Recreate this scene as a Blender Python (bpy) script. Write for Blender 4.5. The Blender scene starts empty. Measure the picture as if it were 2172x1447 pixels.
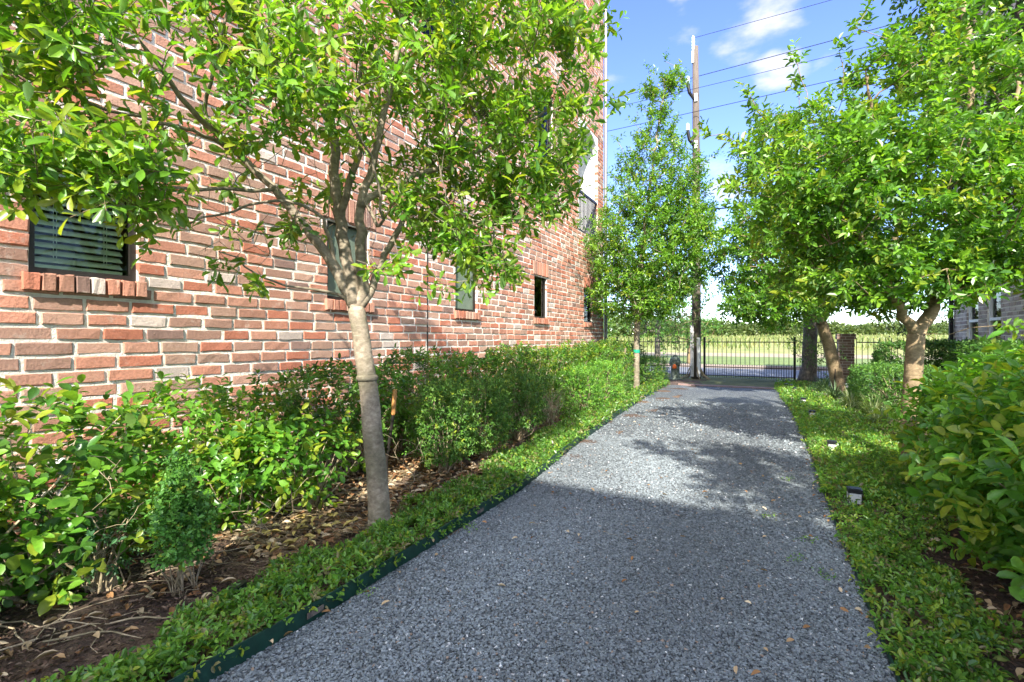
import bpy, math, random
import numpy as np
from mathutils import Vector

# ------------------------------------------------------------------ camera, sky, sun, exposure
A = math.radians(29.0)
RT = np.array([math.cos(A), math.sin(A), 0.0]); FW = np.array([-math.sin(A), math.cos(A), 0.0]); EYE = 1.2
scene = bpy.context.scene
C = scene.collection
cd = bpy.data.cameras.new('camera'); cam = bpy.data.objects.new('camera', cd); C.objects.link(cam)
cam.location = (0, 0, EYE); cam.rotation_euler = (math.radians(90), 0, A)
cd.sensor_width = 36; cd.lens = 36*1000/2172.0; cd.shift_y = -0.0016
cd.clip_start = 0.05; cd.clip_end = 2000
scene.camera = cam
SUN = Vector((0.42, -1.0, 0.92)).normalized()          # towards the sun
world = bpy.data.worlds.new('World'); scene.world = world; world.use_nodes = True
nt = world.node_tree; nt.nodes.clear()
N = nt.nodes.new; L = nt.links.new
sky = N('ShaderNodeTexSky'); sky.sky_type = 'NISHITA'; sky.sun_disc = False
sky.sun_elevation = math.asin(SUN.z); sky.sun_rotation = math.atan2(SUN.x, SUN.y)
sky.air_density = 0.85; sky.dust_density = 0.0; sky.ozone_density = 2.2
tc = N('ShaderNodeTexCoord')
mp = N('ShaderNodeMapping'); mp.inputs['Scale'].default_value = (1, 1, 2.2); mp.inputs['Location'].default_value = (0.93, 0.2, 0.55)
L(tc.outputs['Generated'], mp.inputs[0])
n1 = N('ShaderNodeTexNoise'); n1.inputs['Scale'].default_value = 6.0; n1.inputs['Detail'].default_value = 9; n1.inputs['Roughness'].default_value = 0.55
L(mp.outputs[0], n1.inputs['Vector'])
def cloud_mask(vec, lo, hi):
    d = N('ShaderNodeVectorMath'); d.operation = 'DOT_PRODUCT'; d.inputs[1].default_value = Vector(vec).normalized()
    nv = N('ShaderNodeVectorMath'); nv.operation = 'NORMALIZE'; L(tc.outputs['Generated'], nv.inputs[0]); L(nv.outputs[0], d.inputs[0])
    m = N('ShaderNodeMapRange'); m.inputs[1].default_value = math.cos(math.radians(lo)); m.inputs[2].default_value = math.cos(math.radians(hi))
    m.inputs[3].default_value = 0; m.inputs[4].default_value = 0.24
    L(d.outputs['Value'], m.inputs[0]); return m
def pixdir(px, py): return tuple(RT*((px-1086)/1000)+FW+np.array([0, 0, (720-py)/1000]))
prev = None
for (px, py, lo, hi) in ((1590, 30, 5.2, 1.5), (1480, -10, 5.0, 1.5), (1640, 155, 3.2, 0.8), (1530, 415, 3.4, 0.5), (1500, 470, 3.6, .4), (1200, 600, 10, 1), (-600, 300, 25, 3), (1700, 600, 9, 1)):
    m = cloud_mask(pixdir(px, py), lo, hi)
    if prev is None: prev = m
    else:
        mx = N('ShaderNodeMath'); mx.operation = 'MAXIMUM'; L(prev.outputs[0], mx.inputs[0]); L(m.outputs[0], mx.inputs[1]); prev = mx
ad = N('ShaderNodeMath'); ad.operation = 'ADD'; L(n1.outputs['Fac'], ad.inputs[0]); L(prev.outputs[0], ad.inputs[1])
rp = N('ShaderNodeMapRange'); rp.inputs[1].default_value = 0.60; rp.inputs[2].default_value = 0.86; rp.interpolation_type = 'SMOOTHSTEP'
L(ad.outputs[0], rp.inputs[0])
# unseen bright cloud bank added behind the viewpoint as white fill light
cb = cloud_mask((0.3, -0.6, 0.75), 72, 40)
ccol = N('ShaderNodeMix'); ccol.data_type = 'RGBA'; ccol.inputs['A'].default_value = (1.85, 1.85, 1.95, 1); ccol.inputs['B'].default_value = (7.4, 7.6, 7.7, 1)
cf = N('ShaderNodeMapRange'); cf.inputs[1].default_value = 0; cf.inputs[2].default_value = 0.2; L(cb.outputs[0], cf.inputs[0]); L(cf.outputs[0], ccol.inputs['Factor'])
ad2 = N('ShaderNodeMath'); ad2.operation = 'ADD'; L(ad.outputs[0], ad2.inputs[0]); L(cb.outputs[0], ad2.inputs[1]); L(ad2.outputs[0], rp.inputs[0])
mixc = N('ShaderNodeMix'); mixc.data_type = 'RGBA'; L(ccol.outputs['Result'], mixc.inputs['B'])
hs = N('ShaderNodeHueSaturation'); hs.inputs['Hue'].default_value = 0.52; hs.inputs['Saturation'].default_value = 1.15; hs.inputs['Value'].default_value = 0.78; L(sky.outputs[0], hs.inputs['Color'])
L(rp.outputs[0], mixc.inputs['Factor']); L(hs.outputs[0], mixc.inputs['A'])
bg = N('ShaderNodeBackground'); bg.inputs['Strength'].default_value = 0.145; L(mixc.outputs['Result'], bg.inputs[0])
wo = N('ShaderNodeOutputWorld'); L(bg.outputs[0], wo.inputs[0])
sl = bpy.data.lights.new('sun', 'SUN'); sl.energy = 2.95; sl.angle = math.radians(0.7); sl.color = (1, 0.95, 0.86)
so = bpy.data.objects.new('sun', sl); C.objects.link(so); so.rotation_euler = SUN.to_track_quat('Z', 'Y').to_euler(); so.location = (2, -5, 12)
scene.view_settings.view_transform = 'Standard'; scene.view_settings.look = 'None'; scene.view_settings.gamma = 1
scene.view_settings.exposure = 2.22

# ------------------------------------------------------------------ helpers
rng = np.random.default_rng(7)
random.seed(7)
def at(px, py, d): return RT*((px-1086)/1000*d) + FW*d + np.array([0, 0, EYE+(720-py)/1000*d])
def nrm(v): return v/np.maximum(np.linalg.norm(v, axis=-1, keepdims=True), 1e-9)

def mkmesh(name, verts, faces, mat, cols=None, smooth=False, mats=None, matidx=None):
    me = bpy.data.meshes.new(name)
    verts = np.asarray(verts, dtype=np.float32)
    if isinstance(faces, tuple):      # (flat loop indices, loop totals)
        loops, tot = faces
    elif isinstance(faces, np.ndarray):
        loops = faces.ravel(); tot = np.full(len(faces), faces.shape[1])
    else:
        tot = np.array([len(f) for f in faces]); loops = np.array([i for f in faces for i in f])
    start = np.concatenate([[0], np.cumsum(tot)[:-1]])
    me.vertices.add(len(verts)); me.vertices.foreach_set('co', verts.ravel())
    me.loops.add(len(loops)); me.loops.foreach_set('vertex_index', np.asarray(loops, dtype=np.int32))
    me.polygons.add(len(tot)); me.polygons.foreach_set('loop_start', start.astype(np.int32))
    me.polygons.foreach_set('loop_total', tot.astype(np.int32))
    me.polygons.foreach_set('use_smooth', np.full(len(tot), bool(smooth)))
    if matidx is not None: me.polygons.foreach_set('material_index', np.asarray(matidx, dtype=np.int32))
    me.update(calc_edges=True)
    if cols is not None:
        at_ = me.color_attributes.new('col', 'FLOAT_COLOR', 'POINT')
        c4 = np.ones((len(verts), 4), dtype=np.float32); c4[:, :3] = cols
        at_.data.foreach_set('color', c4.ravel())
    for m in (mats or [mat]): me.materials.append(m)
    return me

def wloc(o):
    p = np.zeros(3)
    while o is not None: p = p + np.array(o.location); o = o.parent
    return p
def part(name, mesh, parent=None, label=None, loc=None):
    """mesh verts given in world space; shifted into the parent's frame (or local when loc given)"""
    o = bpy.data.objects.new(name, mesh); C.objects.link(o)
    if parent is not None:
        o.parent = parent
        if loc is None:
            mesh.transform(__import__('mathutils').Matrix.Translation(Vector(-wloc(parent))))
    if loc is not None: o.location = loc
    if label: o['label'] = label
    return o
def thing(name, loc, label, cat, group=None):
    o = bpy.data.objects.new(name, None); o.empty_display_size = .2; C.objects.link(o); o.location = tuple(float(v) for v in loc)
    o['label'] = label; o['category'] = cat
    if group: o['group'] = group
    return o
def tagged(name, mesh, label, cat, group=None, kind=None, loc=None):
    o = part(name, mesh, None, None, loc); o['label'] = label; o['category'] = cat
    if group: o['group'] = group
    if kind: o['kind'] = kind
    return o
def struct(name, mesh, label=None):
    o = part(name, mesh); o['kind'] = 'structure'
    o['label'] = label or name.replace('_', ' '); o['category'] = name.replace('_', ' ').split()[-1]
    return o

class MB:
    def __init__(s): s.v = []; s.f = []; s.c = []; s.n = 0
    def add(s, v, f, col=None):
        v = np.asarray(v, dtype=float); s.v.append(v); s.f += [tuple(i+s.n for i in q) for q in f]
        s.c.append(np.tile(np.array(col if col is not None else (1, 1, 1), dtype=float), (len(v), 1))); s.n += len(v)
    def box(s, a, b, col=None, bevel=0):
        x0, y0, z0 = a; x1, y1, z1 = b
        v = [(x0,y0,z0),(x1,y0,z0),(x1,y1,z0),(x0,y1,z0),(x0,y0,z1),(x1,y0,z1),(x1,y1,z1),(x0,y1,z1)]
        s.add(v, [(0,3,2,1),(4,5,6,7),(0,1,5,4),(1,2,6,5),(2,3,7,6),(3,0,4,7)], col)
    def tube(s, pts, rad, n=8, cap=True, col=None):
        pts = np.asarray(pts, dtype=float); k = len(pts)
        rad = np.full(k, rad) if np.isscalar(rad) else np.asarray(rad, dtype=float)
        t = np.gradient(pts, axis=0) if k > 1 else np.array([[0, 0, 1.]]); t = nrm(t)
        ref = np.array([0, 0, 1.]) if abs(t[0][2]) < .9 else np.array([1., 0, 0])
        a = nrm(np.cross(t[0], ref)); vs = []
        for i in range(k):
            a = nrm(a - t[i]*np.dot(a, t[i])); b = np.cross(t[i], a)
            th = np.arange(n)*2*math.pi/n
            vs.append(pts[i]+rad[i]*(np.cos(th)[:, None]*a+np.sin(th)[:, None]*b))
        f = [(i*n+j, i*n+(j+1) % n, (i+1)*n+(j+1) % n, (i+1)*n+j) for i in range(k-1) for j in range(n)]
        if cap: f += [tuple(range(n))[::-1], tuple(range((k-1)*n, k*n))]
        s.add(np.concatenate(vs), f, col)
    def lathe(s, prof, c, n=16, col=None):
        th = np.arange(n)*2*math.pi/n; vs = []
        for r, z in prof: vs.append(np.stack([c[0]+r*np.cos(th), c[1]+r*np.sin(th), np.full(n, c[2]+z)], 1))
        k = len(prof); f = [(i*n+j, i*n+(j+1) % n, (i+1)*n+(j+1) % n, (i+1)*n+j) for i in range(k-1) for j in range(n)]
        f += [tuple(range(n))[::-1], tuple(range((k-1)*n, k*n))]
        s.add(np.concatenate(vs), f, col)
    def mesh(s, name, mat, smooth=False, cols=False):
        v = np.concatenate(s.v)
        return mkmesh(name, v, s.f, mat, np.concatenate(s.c) if cols else None, smooth)

# ------------------------------------------------------------------ materials
def mat_new(name):
    m = bpy.data.materials.new(name); m.use_nodes = True; t = m.node_tree; t.nodes.clear()
    o = t.nodes.new('ShaderNodeOutputMaterial'); p = t.nodes.new('ShaderNodeBsdfPrincipled'); t.links.new(p.outputs[0], o.inputs[0])
    return m, t, p, o
def noise(t, scale, detail=4, rough=.55, vec=None, dist=0):
    n = t.nodes.new('ShaderNodeTexNoise'); n.inputs['Scale'].default_value = scale; n.inputs['Detail'].default_value = detail
    n.inputs['Roughness'].default_value = rough; n.inputs['Distortion'].default_value = dist
    if vec is None:
        g = t.nodes.new('ShaderNodeNewGeometry'); vec = g.outputs['Position']
    t.links.new(vec, n.inputs['Vector']); return n
def ramp(t, fac, stops):
    r = t.nodes.new('ShaderNodeValToRGB'); e = r.color_ramp.elements
    while len(e) < len(stops): e.new(0.5)
    for i, (p, c) in enumerate(stops): e[i].position = p; e[i].color = (*c, 1) if len(c) == 3 else c
    t.links.new(fac, r.inputs[0]); return r
def mix(t, fac, a, b, mode='MIX'):
    m = t.nodes.new('ShaderNodeMix'); m.data_type = 'RGBA'; m.blend_type = mode
    for k, v in (('Factor', fac), ('A', a), ('B', b)):
        if hasattr(v, 'links'): t.links.new(v, m.inputs[k])
        elif k == 'Factor': m.inputs[k].default_value = v
        else: m.inputs[k].default_value = (*v, 1)
    return m.outputs['Result']
def bump(t, h, p, strength=.5, dist=.01, prev=None):
    b = t.nodes.new('ShaderNodeBump'); b.inputs['Strength'].default_value = strength; b.inputs['Distance'].default_value = dist
    t.links.new(h, b.inputs['Height'])
    if prev is not None: t.links.new(prev.outputs[0], b.inputs['Normal'])
    t.links.new(b.outputs[0], p.inputs['Normal']); return b
def plain(name, col, rough=.6, metal=0, var=.15, scale=30, bmp=.1):
    m, t, p, o = mat_new(name)
    n = noise(t, scale, 4)
    lo = tuple(c*(1-var) for c in col); hi = tuple(min(1, c*(1+var)) for c in col)
    r = ramp(t, n.outputs['Fac'], [(.3, lo), (.7, hi)]); t.links.new(r.outputs[0], p.inputs['Base Color'])
    p.inputs['Roughness'].default_value = rough; p.inputs['Metallic'].default_value = metal
    if bmp: bump(t, n.outputs['Fac'], p, bmp, .004)
    return m
def leafmat(name, rough=.38, trans=.35, spec=.5, tint=(1.25, 1.25, .45)):
    m, t, p, o = mat_new(name)
    a = t.nodes.new('ShaderNodeAttribute'); a.attribute_name = 'col'
    n = noise(t, 60, 2); r = ramp(t, n.outputs['Fac'], [(.3, (.82, .82, .82)), (.7, (1.15, 1.15, 1.15))])
    c = mix(t, 1.0, a.outputs['Color'], r.outputs[0], 'MULTIPLY')
    g = t.nodes.new('ShaderNodeNewGeometry')
    back = mix(t, g.outputs['Backfacing'], c, mix(t, .30, c, (.22, .28, .13)))
    t.links.new(back, p.inputs['Base Color']); p.inputs['Roughness'].default_value = rough
    p.inputs['Specular IOR Level'].default_value = spec
    tr = t.nodes.new('ShaderNodeBsdfTranslucent'); t.links.new(mix(t, 1.0, c, tint, 'MULTIPLY'), tr.inputs[0])
    ms = t.nodes.new('ShaderNodeMixShader'); ms.inputs[0].default_value = trans
    t.links.new(p.outputs[0], ms.inputs[1]); t.links.new(tr.outputs[0], ms.inputs[2]); t.links.new(ms.outputs[0], o.inputs[0])
    return m
def attr_mat(name, rough=.8, spec=.3, bscale=150, bstr=.4, bdist=.003, var=.3):
    m, t, p, o = mat_new(name)
    a = t.nodes.new('ShaderNodeAttribute'); a.attribute_name = 'col'
    n = noise(t, bscale, 5, .7); r = ramp(t, n.outputs['Fac'], [(.25, (1-var,)*3), (.75, (1+var,)*3)])
    t.links.new(mix(t, 1.0, a.outputs['Color'], r.outputs[0], 'MULTIPLY'), p.inputs['Base Color'])
    p.inputs['Roughness'].default_value = rough; p.inputs['Specular IOR Level'].default_value = spec
    bump(t, n.outputs['Fac'], p, bstr, bdist); return m, t, p, a, n

M_leaf = leafmat('leaf_glossy', .34, .5, .55)
M_leaf2 = leafmat('leaf_small', .45, .32, .4)
M_dry = leafmat('leaf_dry', .8, .15, .2, (1, .8, .5))

def bark_mat(name, a, b, c, sc=14, stretch=6):
    m, t, p, o = mat_new(name)
    g = t.nodes.new('ShaderNodeNewGeometry')
    mp = t.nodes.new('ShaderNodeMapping'); mp.inputs['Scale'].default_value = (1, 1, stretch); t.links.new(g.outputs['Position'], mp.inputs[0])
    n = noise(t, sc, 6, .65, mp.outputs[0], .4); n2 = noise(t, 5, 4, .6)
    r = ramp(t, n.outputs['Fac'], [(.3, a), (.55, b), (.75, c)])
    r2 = ramp(t, n2.outputs['Fac'], [(.38, (.68, .70, .60)), (.62, (1.2, 1.17, 1.12))])
    t.links.new(mix(t, 1, r.outputs[0], r2.outputs[0], 'MULTIPLY'), p.inputs['Base Color'])
    p.inputs['Roughness'].default_value = .85; bump(t, n.outputs['Fac'], p, .75, .008); return m
M_bark = bark_mat('bark_pale', (.14, .11, .08), (.26, .215, .16), (.38, .33, .26), 26, 1.6)
M_barkr = bark_mat('bark_tan', (.13, .09, .05), (.24, .175, .10), (.34, .26, .17), 26, 2)
M_barkd = bark_mat('bark_dark', (.06, .05, .045), (.14, .115, .10), (.22, .19, .17), 30, .4)
M_twig = bark_mat('twig_pale', (.22, .17, .11), (.34, .27, .18), (.46, .38, .28), 40, 1)
M_black = plain('black_metal', (.012, .012, .014), .42, .3, .2, 60, .05)
M_frame = plain('bronze_frame', (.022, .018, .015), .45, .2, .25, 60, .05)
M_grey = plain('grey_metal', (.22, .22, .225), .45, .4, .1)
M_white = plain('white_paint', (.74, .74, .73), .55, 0, .05)
M_green = plain('green_steel', (.008, .045, .03), .45, .1, .3, 25, .12)
M_stucco = plain('white_stucco', (.78, .77, .76), .85, 0, .04, 80, .3)
M_blind = plain('blind_slat', (.86, .87, .78), .5, 0, .06)
M_dark = plain('dark_room', (.012, .013, .012), .9, 0, .2)
M_roof = plain('roof_flat', (.12, .115, .11), .9)
m, t, p, o = mat_new('window_glass'); M_glass = m
gl = t.nodes.new('ShaderNodeBsdfGlossy'); gl.inputs['Roughness'].default_value = .02; tp = t.nodes.new('ShaderNodeBsdfTransparent'); tp.inputs[0].default_value = (.86, .92, .86, 1)
fr = t.nodes.new('ShaderNodeFresnel'); fr.inputs[0].default_value = 1.28
ms = t.nodes.new('ShaderNodeMixShader'); t.links.new(fr.outputs[0], ms.inputs[0]); t.links.new(tp.outputs[0], ms.inputs[1]); t.links.new(gl.outputs[0], ms.inputs[2]); t.links.new(ms.outputs[0], o.inputs[0])

# brick unit material: per-brick colour + lime wash patches
M_brick, t, p, a, n = attr_mat('old_brick', .9, .2, 70, .8, .006, .28)
w1 = noise(t, 11, 6, .7); wr = ramp(t, w1.outputs['Fac'], [(.58, (0, 0, 0)), (.72, (.5, .5, .5))])
old = p.inputs['Base Color'].links[0].from_socket
t.links.new(mix(t, wr.outputs[0], old, (.52, .44, .37)), p.inputs['Base Color'])
m, t, p, o = mat_new('lime_mortar'); M_mortar = m
n = noise(t, 45, 6, .7); n2 = noise(t, 2.2, 4)
r = ramp(t, n.outputs['Fac'], [(.3, (.66, .60, .52)), (.7, (.84, .79, .70))]); r2 = ramp(t, n2.outputs['Fac'], [(.35, (.85, .84, .82)), (.65, (1.1, 1.1, 1.1))])
t.links.new(mix(t, 1, r.outputs[0], r2.outputs[0], 'MULTIPLY'), p.inputs['Base Color']); p.inputs['Roughness'].default_value = .95
bump(t, n.outputs['Fac'], p, 1, .012)

# soil / mulch
def soil_mat():
    m, t, p, o = mat_new('soil_mulch')
    n = noise(t, 26, 8, .75); n2 = noise(t, 2.0, 5, .6, None, .6); v = t.nodes.new('ShaderNodeTexVoronoi'); v.inputs['Scale'].default_value = 60
    g = t.nodes.new('ShaderNodeNewGeometry'); t.links.new(g.outputs['Position'], v.inputs['Vector'])
    r = ramp(t, n.outputs['Fac'], [(.3, (.022, .014, .010)), (.5, (.07, .043, .03)), (.65, (.17, .11, .075))])
    r2 = ramp(t, n2.outputs['Fac'], [(.45, (0, 0, 0)), (.62, (1, 1, 1))])
    c = mix(t, r2.outputs[0], r.outputs[0], mix(t, v.outputs['Distance'], (.10, .06, .035), (.22, .14, .085)))
    t.links.new(c, p.inputs['Base Color']); p.inputs['Roughness'].default_value = .95
    b = bump(t, n.outputs['Fac'], p, 1, .03); bump(t, v.outputs['Distance'], p, .7, .01, b); return m
M_soil = soil_mat()
def gravel_mat():
    m, t, p, o = mat_new('grey_gravel')
    g = t.nodes.new('ShaderNodeNewGeometry'); nn = noise(t, 40, 2)
    vs = t.nodes.new('ShaderNodeVectorMath'); vs.operation = 'MULTIPLY_ADD'; vs.inputs[1].default_value = (.012,)*3
    t.links.new(nn.outputs['Color'], vs.inputs[0]); t.links.new(g.outputs['Position'], vs.inputs[2])
    v = t.nodes.new('ShaderNodeTexVoronoi'); v.inputs['Scale'].default_value = 75; t.links.new(vs.outputs[0], v.inputs['Vector'])
    sp = t.nodes.new('ShaderNodeSeparateColor'); t.links.new(v.outputs['Color'], sp.inputs[0])
    c = ramp(t, sp.outputs[0], [(0, (.068, .080, .086)), (.6, (.132, .150, .160)), (.95, (.24, .265, .275)), (.992, (.7, .7, .68))])
    big = noise(t, 1.3, 4); br = ramp(t, big.outputs['Fac'], [(.35, (.85, .85, .85)), (.65, (1.15, 1.14, 1.1))])
    e = ramp(t, v.outputs['Distance'], [(.3, (1, 1, 1)), (.75, (.35, .35, .38))])
    c2 = mix(t, 1, mix(t, 1, c.outputs[0], br.outputs[0], 'MULTIPLY'), e.outputs[0], 'MULTIPLY')
    t.links.new(c2, p.inputs['Base Color']); p.inputs['Roughness'].default_value = .75
    inv = t.nodes.new('ShaderNodeMath'); inv.operation = 'SUBTRACT'; inv.inputs[0].default_value = 1; t.links.new(v.outputs['Distance'], inv.inputs[1])
    bump(t, inv.outputs[0], p, 1, .012); return m
M_gravel = gravel_mat()
M_stone, *_ = attr_mat('gravel_stone', .75, .4, 260, .3, .001, .2)
def field_mat(name, stops, sc=1.2, sc2=40):
    m, t, p, o = mat_new(name)
    n = noise(t, sc, 8, .7); n2 = noise(t, sc2, 4, .7)
    r = ramp(t, n.outputs['Fac'], stops); r2 = ramp(t, n2.outputs['Fac'], [(.3, (.7, .7, .7)), (.7, (1.25, 1.25, 1.2))])
    t.links.new(mix(t, 1, r.outputs[0], r2.outputs[0], 'MULTIPLY'), p.inputs['Base Color']); p.inputs['Roughness'].default_value = .95
    bump(t, n2.outputs['Fac'], p, .8, .05); return m
M_ground = field_mat('ground_earth', [(.35, (.07, .09, .03)), (.6, (.16, .17, .06))])
M_lawn = field_mat('verge_lawn', [(.3, (.10, .15, .035)), (.65, (.17, .22, .06))], .8)
M_meadow = field_mat('meadow_grass', [(.3, (.15, .19, .04)), (.5, (.22, .235, .065)), (.68, (.29, .27, .10))], .35, 12)
M_dirt = field_mat('dirt_track', [(.3, (.26, .21, .13)), (.7, (.36, .30, .20))], 1)
M_asph = field_mat('street_concrete', [(.3, (.12, .13, .155)), (.7, (.18, .195, .225))], .6, 30)
M_kerb = plain('kerb_concrete', (.27, .22, .19), .9)
M_slab = plain('slab_concrete', (.30, .29, .28), .9)
M_hedgefar = None

# ------------------------------------------------------------------ terrain
def grid(name, x0, x1, y0, y1, nx, ny, fz, mat):
    xs = np.linspace(x0, x1, nx); ys = np.linspace(y0, y1, ny); X, Y = np.meshgrid(xs, ys)
    Z = fz(X, Y); v = np.stack([X, Y, Z], -1).reshape(-1, 3)
    i = np.arange(ny-1)[:, None]*nx+np.arange(nx-1)[None]; i = i.ravel()
    return mkmesh(name, v, np.stack([i, i+1, i+nx+1, i+nx], 1), mat, smooth=True)
def strip(name, left, right, z, mat):
    n = len(left); v = [(x, y, z) for x, y in left]+[(x, y, z) for x, y in right]
    return mkmesh(name, v, [(i, n+i, n+i+1, i+1) for i in range(n-1)], mat)
struct('ground', grid('ground', -700, 700, -700, 1100, 2, 2, lambda X, Y: X*0-.012, M_ground), 'open ground around the garden')
def wob(X, Y, s, sc): return s*(np.sin(X*sc+Y*sc*.7)+np.sin(Y*sc*1.3-X*sc*.5+1)+.5*np.sin(X*sc*3.1+2)+.5*np.sin(Y*sc*2.9))/3
struct('garden_bed', grid('garden_bed', -3.85, -1.66, -1.2, 14.6, 60, 300, lambda X, Y: .012+np.abs(wob(X, Y, .035, 4.3))+.05*np.clip((-2.1-X)/1.7, 0, 1), M_soil), 'brown soil and mulch bed along the brick wall')
struct('garden_bed', grid('garden_bed', .30, 6.5, -1.2, 15.4, 90, 240, lambda X, Y: .012+np.abs(wob(X, Y, .035, 4.1))*np.clip((X-.35)/.3, 0, 1), M_soil), 'shaded soil bed right of the gravel path')
EL = [(-1.69, -1.2), (-1.69, 0), (-1.69, .95), (-1.67, 1.42), (-1.69, 2.05), (-1.70, 2.6), (-1.71, 3.2), (-1.80, 4.0), (-1.89, 4.7), (-1.97, 5.7), (-2.06, 6.8), (-2.16, 8.2), (-2.26, 9.7), (-2.33, 11.2), (-2.38, 12.6)]
ER = [(.39, -1.2), (.39, 0), (.38, 1.0), (.375, 1.42), (.37, 2.1), (.365, 2.6), (.35, 3.2), (.34, 4.0), (.335, 4.7), (.33, 5.7), (.315, 6.8), (.28, 8.2), (.22, 9.7), (.14, 11.2), (.07, 12.6)]
struct('gravel_path', strip('gravel_path', EL, ER, .03, M_gravel), 'dark grey gravel path running to the gate')
def exl(y): return float(np.interp(y, [p[1] for p in EL], [p[0] for p in EL]))
def exr(y): return float(np.interp(y, [p[1] for p in ER], [p[0] for p in ER]))
# brick apron + earth + verge by the gate
mb = MB()
for r_ in range(3):
    x = -2.05 - .06*r_
    while x < .3:
        w = .2
        cc = np.array([.30, .20, .17])*random.uniform(.75, 1.15)
        mb.box((x, 12.62+r_*.11, .0), (x+w-.01, 12.62+r_*.11+.1, .045+random.uniform(0, .004)), cc); x += w
struct('brick_apron', mb.mesh('brick_apron', M_brick, cols=True), 'row of pinkish bricks across the end of the path')
struct('earth_strip', grid('earth_strip', -3.6, .2, 12.95, 16.2, 20, 20, lambda X, Y: .015+np.abs(wob(X, Y, .02, 6)), M_ground), 'bare earth and thin grass inside the gate')
mb = MB(); mb.box((.05, 13.6, 0), (2.3, 14.75, .075)); struct('concrete_slab', mb.mesh('concrete_slab', M_slab), 'grey concrete slab beside the tree by the gate')
X_ = [(-60, 60)]
def band(nm, y0, y1, z, mat, lab, slope=0.0):
    v = [(-150, y0, z), (150, y0, z), (150, y1, z+slope), (-150, y1, z+slope)]
    struct(nm, mkmesh(nm, v, [(0, 1, 2, 3)], mat), lab)
band('verge', 16.2, 17.0, -.004, M_lawn, 'thin grass between fence and street')
band('street', 17.0, 21.6, -.004, M_asph, 'pale grey street beyond the gate')
mb = MB(); mb.box((-150, 21.6, -.01), (150, 21.85, .13)); struct('kerb', mb.mesh('kerb', M_kerb), 'pinkish kerb on the far side of the street')
band('lawn', 21.85, 36, .004, M_lawn, 'mown green verge beyond the street')
struct('dirt_track', mkmesh('dirt_track', [(-150, 36, .01), (150, 36, .01), (150, 44, .03), (-150, 44, .03)], [(0, 1, 2, 3)], M_dirt), 'pale dirt track below the meadow')
def hz(X, Y): return .02+2.0*np.clip((Y-44)/91, 0, 1)**.9+.15*np.sin(X*.05)*np.clip((Y-44)/76, 0, 1)
struct('meadow', grid('meadow', -420, 420, 44, 400, 120, 40, hz, M_meadow), 'sunlit yellow green meadow slope')

# ------------------------------------------------------------------ leaves
def T_hi(curve=.18, fold=.10, w=(.62, 1.0, .8)):
    us = [.22, .52, .80]; ws = [.5*x for x in w]
    v = [(0, 0, 0)]
    for u, ww in zip(us, ws):
        z = -curve*u*u
        v += [(u, -ww, z+fold*ww*2), (u, 0, z), (u, ww, z+fold*ww*2)]
    v.append((1, 0, -curve))
    f4 = [(1,4,5,2),(2,5,6,3),(4,7,8,5),(5,8,9,6)]; f3 = [(0,1,2),(0,2,3),(7,10,8),(8,10,9)]
    return np.array(v), f3, f4
def T_lo(curve=.15, fold=.12):
    v = [(0,0,0),(.33,-.46,fold*.9-curve*.1),(.72,-.42,fold*.8-curve*.5),(1,0,-curve),(.72,.42,fold*.8-curve*.5),(.33,.46,fold*.9-curve*.1)]
    return np.array(v, dtype=float), [], [(0,1,2,3),(0,3,4,5)]
def T_q():
    return np.array([(0,0,0),(.5,-.5,.06),(1,0,-.1),(.5,.5,.06)], dtype=float), [], [(0,1,2,3)]
TH, TL, TQ = T_hi(), T_lo(), T_q()
T_OB = T_hi(.12, .10, (.42, .92, 1.0))       # obovate
class Leaves:
    def __init__(s): s.P=[]; s.D=[]; s.U=[]; s.L=[]; s.W=[]; s.C=[]
    def add(s, P, D, U, Ln, Wd, Cl):
        n = len(P); s.P.append(P); s.D.append(D); s.U.append(U)
        s.L.append(np.broadcast_to(Ln, (n,)).astype(float)); s.W.append(np.broadcast_to(Wd, (n,)).astype(float)); s.C.append(np.broadcast_to(Cl, (n, 3)))
    def count(s): return sum(len(p) for p in s.P)
    def mesh(s, name, mat, tpl):
        P=np.concatenate(s.P); D=nrm(np.concatenate(s.D)); U=np.concatenate(s.U); Ln=np.concatenate(s.L); Wd=np.concatenate(s.W); Cl=np.concatenate(s.C)
        B=nrm(np.cross(U, D)); Nn=np.cross(D, B)
        tv, f3, f4 = tpl; k=len(tv); n=len(P)
        V = P[:,None]+D[:,None]*(tv[None,:,0:1]*Ln[:,None,None])+B[:,None]*(tv[None,:,1:2]*Wd[:,None,None])+Nn[:,None]*(tv[None,:,2:3]*Ln[:,None,None])
        base = (np.arange(n)*k)[:,None]
        loops=[]; tots=[]
        if f4: q=np.array(f4).ravel()[None]+base; loops.append(q.ravel()); tots.append(np.full(n*len(f4),4))
        if f3: q=np.array(f3).ravel()[None]+base; loops.append(q.ravel()); tots.append(np.full(n*len(f3),3))
        return mkmesh(name, V.reshape(-1,3), (np.concatenate(loops), np.concatenate(tots)), mat, np.repeat(Cl, k, 0), smooth=(k>6))
def basis(D):
    ref = np.where(np.abs(D[:, 2:3]) < .9, np.array([[0, 0, 1.]]), np.array([[1., 0, 0]]))
    a = nrm(np.cross(D, ref)); b = np.cross(D, a); return a, b
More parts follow.
